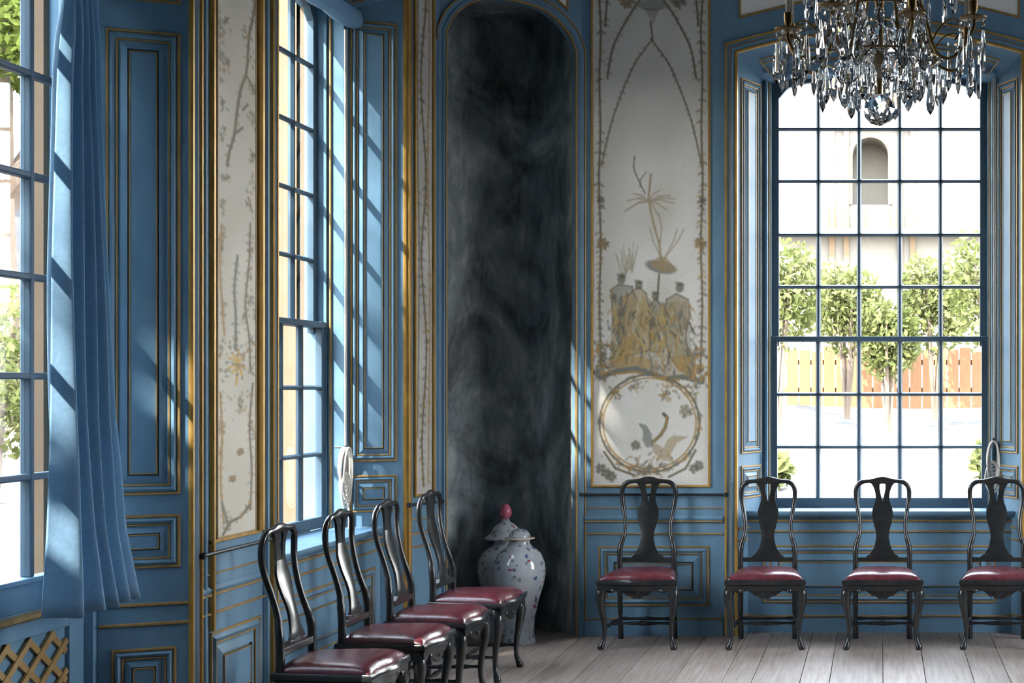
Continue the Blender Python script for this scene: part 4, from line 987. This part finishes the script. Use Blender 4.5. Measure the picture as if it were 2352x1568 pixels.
for i in range(12): a = 2*math.pi*(i+.2)/12; drop(D_BIG, .10*math.cos(a), .10*math.sin(a), 3.25, .35)
for i in range(18): a = 2*math.pi*(i+.4)/18; drop(D_SP if i % 3 else D_BIG, .33*math.cos(a), .33*math.sin(a), 3.48)
for i in range(12): a = 2*math.pi*(i+.0)/12; drop(D_LF, .14*math.cos(a), .14*math.sin(a), 3.42, .6)
# arms with candles
NA = 8
for i in range(NA):
    a = 2*math.pi*(i+.42)/NA; ca, sa = math.cos(a), math.sin(a); R = .445 if i % 2 else .415; zp = 3.20 if i % 2 else 3.165
    mb = MB(); pr = spline([(.03,0,cz_(3.38)),(.10,0,cz_(3.46)),(.20,0,cz_(3.30)),(.27,0,cz_(3.09)),(.36,0,cz_(3.06)),(R,0,cz_(zp-.03)),(R,0,cz_(zp))],5)
    mb.tube([(p.x*ca, p.x*sa, p.z) for p in pr], .0075, 8); arm = cput(mb, 'arm', 'brass')
    mb = MB(); pr = spline([(.25,0,cz_(3.13)),(.30,0,cz_(3.20)),(.36,0,cz_(3.22)),(.39,0,cz_(3.17)),(.36,0,cz_(3.13))],4); mb.tube([(p.x*ca,p.x*sa,p.z) for p in pr], .0045, 6); cput(mb, 'scroll', 'brass', arm)
    mb = MB(); mb.lathe([(.008,0),(.03,.003),(.058,.012),(.060,.017),(.03,.010),(.010,.010)], (R*ca,R*sa,cz_(zp)), 20); cput(mb, 'drip_pan', 'brass', arm)
    mb = MB(); mb.lathe([(.009,.008),(.014,.02),(.010,.03),(.018,.045),(.019,.085),(.014,.088)], (R*ca,R*sa,cz_(zp)), 14); cput(mb, 'candle_socket', 'brass', arm)
    mb = MB(); mb.lathe([(.0115,.06),(.0115,.33),(.004,.338),(.001,.35)], (R*ca,R*sa,cz_(zp)), 14); cput(mb, 'candle', 'wax', arm)
    for j in range(5):
        b_ = 2*math.pi*(j+.35*i)/5; drop((D_BAR,D_SP,D_LF,D_SP,D_BIG)[j], R*ca+.052*math.cos(b_), R*sa+.052*math.sin(b_), zp+.005)
    drop(D_LF, .30*ca, .30*sa, 3.06); drop(D_SP, .36*math.cos(a+.2), .36*math.sin(a+.2), 3.20)

# ------------------------------------------------------------------ outside
def gz(x, y):
    d = max(0, XL-T-.3-x, y-(YB+T+.3), x+XL-T-.3, YR-1-y)
    return -.32+.125*min(d, 40)+.10*math.sin(x*.9+1)*math.cos(y*.7)*min(1,d*.3)
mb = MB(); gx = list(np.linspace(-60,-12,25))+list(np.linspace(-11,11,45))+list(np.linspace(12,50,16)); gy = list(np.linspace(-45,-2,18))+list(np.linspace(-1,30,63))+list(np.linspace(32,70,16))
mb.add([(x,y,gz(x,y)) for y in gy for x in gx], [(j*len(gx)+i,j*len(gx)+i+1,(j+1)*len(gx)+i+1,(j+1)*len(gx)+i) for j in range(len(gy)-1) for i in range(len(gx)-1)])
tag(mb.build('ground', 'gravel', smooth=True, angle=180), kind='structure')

def leaves(name, blobs, nleaf, size, mat, parent, seed, origin):
    rg = np.random.RandomState(seed); V = []; Fq = []
    tot = sum((b_[3]*b_[4]*b_[5])**.67 for b_ in blobs)
    for bx, by, bz, rx, ry, rz in blobs:
        m_ = int(nleaf*(rx*ry*rz)**.67/tot)+1
        d = rg.randn(m_,3); d /= np.linalg.norm(d,axis=1)[:,None]; r = rg.rand(m_)**.45
        C = np.array((bx,by,bz))+d*r[:,None]*np.array((rx,ry,rz))-np.array(origin)
        A = rg.randn(m_,3); A /= np.linalg.norm(A,axis=1)[:,None]; B = np.cross(A, rg.randn(m_,3)); B /= np.linalg.norm(B,axis=1)[:,None]
        s_ = size*(.6+.8*rg.rand(m_))[:,None]
        V.append(np.stack([C-A*s_, C+B*s_*.45, C+A*s_, C-B*s_*.45], 1).reshape(-1,3))
    V = np.concatenate(V); q = np.arange(len(V)).reshape(-1,4)
    me = bpy.data.meshes.new(name); me.from_pydata(V.tolist(), [], q.tolist()); me.materials.append(M[mat])
    o = bpy.data.objects.new(name, me); COL.objects.link(o); o.parent = parent; o['kind'] = 'stuff'; return o
def tree(name, x, y, h, blobs, label, group, seed, mat='leaf', nleaf=12000, size=.085, trunk_r=.2, cat='tree'):
    z0 = gz(x,y)-.1; root = empty(name, (x,y,z0), label, cat, group)
    mb = MB(); rg = random.Random(seed); mb.tube(spline([(0,0,0),(rg.uniform(-.2,.2),rg.uniform(-.2,.2),h*.35),(rg.uniform(-.3,.3),rg.uniform(-.3,.3),h*.8)],4), [trunk_r*(1-.07*i) for i in range(9)], 9)
    mb.build('trunk', 'trunk', root, smooth=True)
    for i in range(4):
        a = i*1.6+seed; mb = MB(); mb.tube(spline([(0,0,h*.4),(math.cos(a)*h*.12,math.sin(a)*h*.12,h*.55),(math.cos(a)*h*.2,math.sin(a)*h*.2,h*.75)],3), [trunk_r*.45*(1-.1*j) for j in range(7)], 6); mb.build('branch', 'trunk', root, smooth=True)
    leaves('foliage', [(x+a,y+b_,z0+c,d,e,f) for a,b_,c,d,e,f in blobs], nleaf, size, mat, root, seed, (x,y,z0))
def shrub(x, y, w, h, label, seed, mat='leaf2', n_=2400, size=.055):
    z0 = gz(x,y)-.05; root = empty('garden_shrub', (x,y,z0), label, 'shrub', 'shrubs behind the back window')
    for i in range(4):
        mb = MB(); a = i*1.57+seed; mb.tube([(0,0,0),(math.cos(a)*w*.2,math.sin(a)*w*.2,h*.5),(math.cos(a)*w*.35,math.sin(a)*w*.35,h*.85)], [.04,.03,.015], 6); mb.build('stem', 'trunk', root, smooth=True)
    lo = .40 if h > 1 else .1; c = (1+lo)/2
    leaves('foliage', [(x,y,z0+h*c,w,w*.7,h*(1-lo)*.5),(x-w*.4,y,z0+h*(c+.08),w*.6,w*.5,h*(1-lo)*.4),(x+w*.45,y,z0+h*(c+.03),w*.6,w*.5,h*(1-lo)*.4)], n_, size, mat, root, seed, (x,y,z0))
# shrubs and fence behind the back window
for x, y, w, h, lab, sd in ((-1.45,21.2,.66,2.85,'leafy green shrub outside the back window, leftmost behind its panes',1),(-.50,22.9,.60,2.45,'low green shrub outside the back window, left of its middle',2),(.12,21.4,.46,2.0,'lowest green shrub outside, behind the middle of the back window',3),(.86,22.9,.60,2.65,'green shrub outside the back window, right of its middle',4),(1.60,21.2,.70,2.95,'tallest leafy shrub outside, behind the right panes of the back window',5)):
    shrub(x, y, w, h, lab, sd)
for x, y, w, h, lab, sd in ((1.35,16.4,.35,.7,'small bright green plant on the gravel outside, lower right of the back window',6),(-1.25,17,.25,.5,'small bright green plant on the gravel outside, lower left of the back window',7)):
    shrub(x, y, w, h, lab, sd, 'leaf2', 260, .09)
fz = gz(0,24); fence = empty('timber_fence', (0,24,fz), 'orange-brown plank fence behind the shrubs outside the back window', 'fence')
rn = random.Random(9)
for i in range(16):
    x = -1.5+.2*i; mb = MB(); h = .95+rn.uniform(-.06,.06); mb.box(x, x+.18, -.02, .02, -.1, h); mb.build('plank', 'timber', fence)
mb = MB(); mb.box(-1.55,1.75,.02,.06,.25,.33); mb.box(-1.55,1.75,.02,.06,.70,.78); mb.build('fence_rail', 'timber', fence)
# pavilion with an arched upper opening
pz0 = gz(0,34)-.5; pav = empty('garden_pavilion', (0,34,pz0), 'pale plastered pavilion with arched upper opening outside the back window', 'building')
def ppx(x): return (x-PPX)/100.0
def ppz(y): return EYE+(PPY-y)/100.0-pz0
mb = MB(Frame((0,0,0),(1,0,0),(0,-1,0)))
al, ar, at_, ab = ppx(1958), ppx(2040), ppz(355), ppz(470); ac = (al+ar)/2; aw = (ar-al)/2
mb.box(-5, al, 0, -4, 0, 9.5); mb.box(ar, 5, 0, -4, 0, 9.5); mb.box(al, ar, 0, -4, 0, ab)
mb.prism([(ac+aw*math.cos(t), at_+aw*.95*math.sin(t)) for t in np.linspace(math.pi,0,17)]+[(ar,9.5),(al,9.5)], 0, -4)
mb.box(al, ar, -1.0, -1.2, 0, 9.5)
mb.build('pavilion_wall', 'pavilion', pav)
mb = MB(Frame((0,0,0),(1,0,0),(0,-1,0))); mb.sweep([(al,ab)]+[(ac+aw*math.cos(t), at_+aw*.95*math.sin(t)) for t in np.linspace(math.pi,0,17)]+[(ar,ab)], [(0,0),(0,.05),(.10,.06),(.10,0)]); mb.build('arch_moulding', 'cream', pav)
mb = MB(Frame((0,0,0),(1,0,0),(0,-1,0)))
for x in (1905,1938,2062,2090): mb.box(ppx(x), ppx(x)+.12, 0, .08, 0, ppz(290))
mb.box(ppx(1898), ppx(2104), 0, .14, ppz(296), ppz(288)); mb.build('pilaster_order', 'cream', pav)
mb = MB(Frame((0,0,0),(1,0,0),(0,-1,0))); mb.box(-2.4,2.4,0,.5,ppz(540),ppz(530)); mb.build('balcony_slab', 'pavilion', pav)
for i in range(15):
    mb = MB(Frame((0,0,0),(1,0,0),(0,-1,0))); x = -1.15+.14*i; mb.lathe([(.015,0),(.03,.12),(.015,.25),(.03,.36),(.012,.5)], (x,.45,ppz(530)), 8); mb.build('baluster', 'timber' if i % 5 < 2 else 'cream', pav, smooth=True)
mb = MB(); mb.add([(-5.4,-.5,9.5),(5.4,-.5,9.5),(5.4,4.5,9.5),(-5.4,4.5,9.5),(-3,2,11.5),(3,2,11.5)], [(0,1,5,4),(1,2,5),(2,3,4,5),(3,0,4),(0,1,2,3)]); mb.build('roof', 'roof', pav)
# house seen through the left window
hx, hy = -15.5, 37.0; hz = gz(hx,hy)-.6; hs_ = empty('neighbouring_house', (hx,hy,hz), 'cream house with dark grey roof seen through the left window', 'building', rz=.35)
mb = MB(); mb.box(-7,7,-3,3,0,4.0); mb.build('house_wall', 'tan', hs_)
mb = MB(); mb.add([(-7.4,-3.5,3.9),(7.4,-3.5,3.9),(7.4,3.5,3.9),(-7.4,3.5,3.9),(-7.4,0,5.3),(7.4,0,5.3)], [(0,1,5,4),(2,3,4,5),(0,3,4),(1,2,5),(0,1,2,3)]); mb.build('roof', 'roof', hs_)
for i in range(6):
    mb = MB(); x = -5.6+i*2.1; mb.box(x, x+.9, -3.04, -2.98, 1.6, 3.2); w_ = mb.build('house_window', 'roof', hs_); mb = MB(); mb.box(x-.08, x+.98, -3.06, -3.0, 1.5, 1.6); mb.build('window_ledge', 'white', hs_)
# trees
G = 'garden trees beyond the left windows'
tree('garden_tree', -12.9, 21.8, 9, [(0,0,6.6,2.4,2.4,1.7),(1.5,-1,6.0,1.5,1.5,1.1),(-1.6,.8,6.3,1.7,1.7,1.2)], 'green tree seen through the upper panes of the glazed garden door', G, 3, trunk_r=.34)
tree('garden_tree', -9.2, 25.0, 9, [(0,0,7.2,2.0,2.0,1.5),(.9,-.8,6.4,1.3,1.3,.9)], 'tall green tree seen through the top panes of the left window', G, 4, 'leaf2')
tree('garden_tree', -9.6, 16.0, 3.2, [(0,0,1.7,1.0,1.0,.9),(.3,.4,1.2,.9,.9,.7)], 'low yellow-green bush seen through the lower panes of the garden door', G, 5, 'leaf2', 3600, .055, .08)
cols_ = [(7.95,.52,.95),(9.21,.13,.40),(9.79,.13,.30),(10.86,.83,.95)]            # unseen crown shaped so its gaps let two shafts of sun through
crown = [(0,c_-9.77,z_,r_,r_,h_) for c_,r_,h_ in cols_ for z_ in np.arange(5.2,13.4,h_*.9)]
crown += [(0,12.16-9.77,z_,.11,.11,.35) for z_ in np.arange(8.3,9.9,.3)]
crown += [(0,9.55-9.77,z_,.34,.34,.5) for z_ in (5.2,6,6.8,7.6,8.3,8.6,10.25,10.8,11.4,12,12.8)]
tree('garden_tree', -8.6, -.38, 12, crown, 'unseen tall dense tree beside the house, crown shaped to dapple the morning sun', G, 6, 'leaf', 26000, .115, .12)
tree('garden_tree', -13.4, -3.60, 16, [(0,0,z_,.40,.40,.8) for z_ in np.arange(11.4,18.6,1.0)], 'added unseen slender tree whose sparse leaves break up the sun', G, 9, 'leaf', 420, .09, .06)  # out of view, added to dapple the sun on niche and jamb
tree('garden_tree', -6.3, 2.5, 5, [(0,0,2.6,1.3,1.3,2.1),(.2,.3,4.2,1.0,1.0,1.4)], 'added unseen evergreen shading the door jamb, nearer the door than its twin', G, 7, 'leaf', 7000, .11, .12)  # both evergreens are out of view, added to keep sky light off the jamb
tree('garden_tree', -6.2, -.6, 5, [(0,0,2.6,1.4,1.4,2.1),(.2,.3,4.4,1.1,1.1,1.5)], 'added unseen evergreen shading the door jamb, farther from the garden door than its twin', G, 8, 'leaf', 7000, .11, .12)
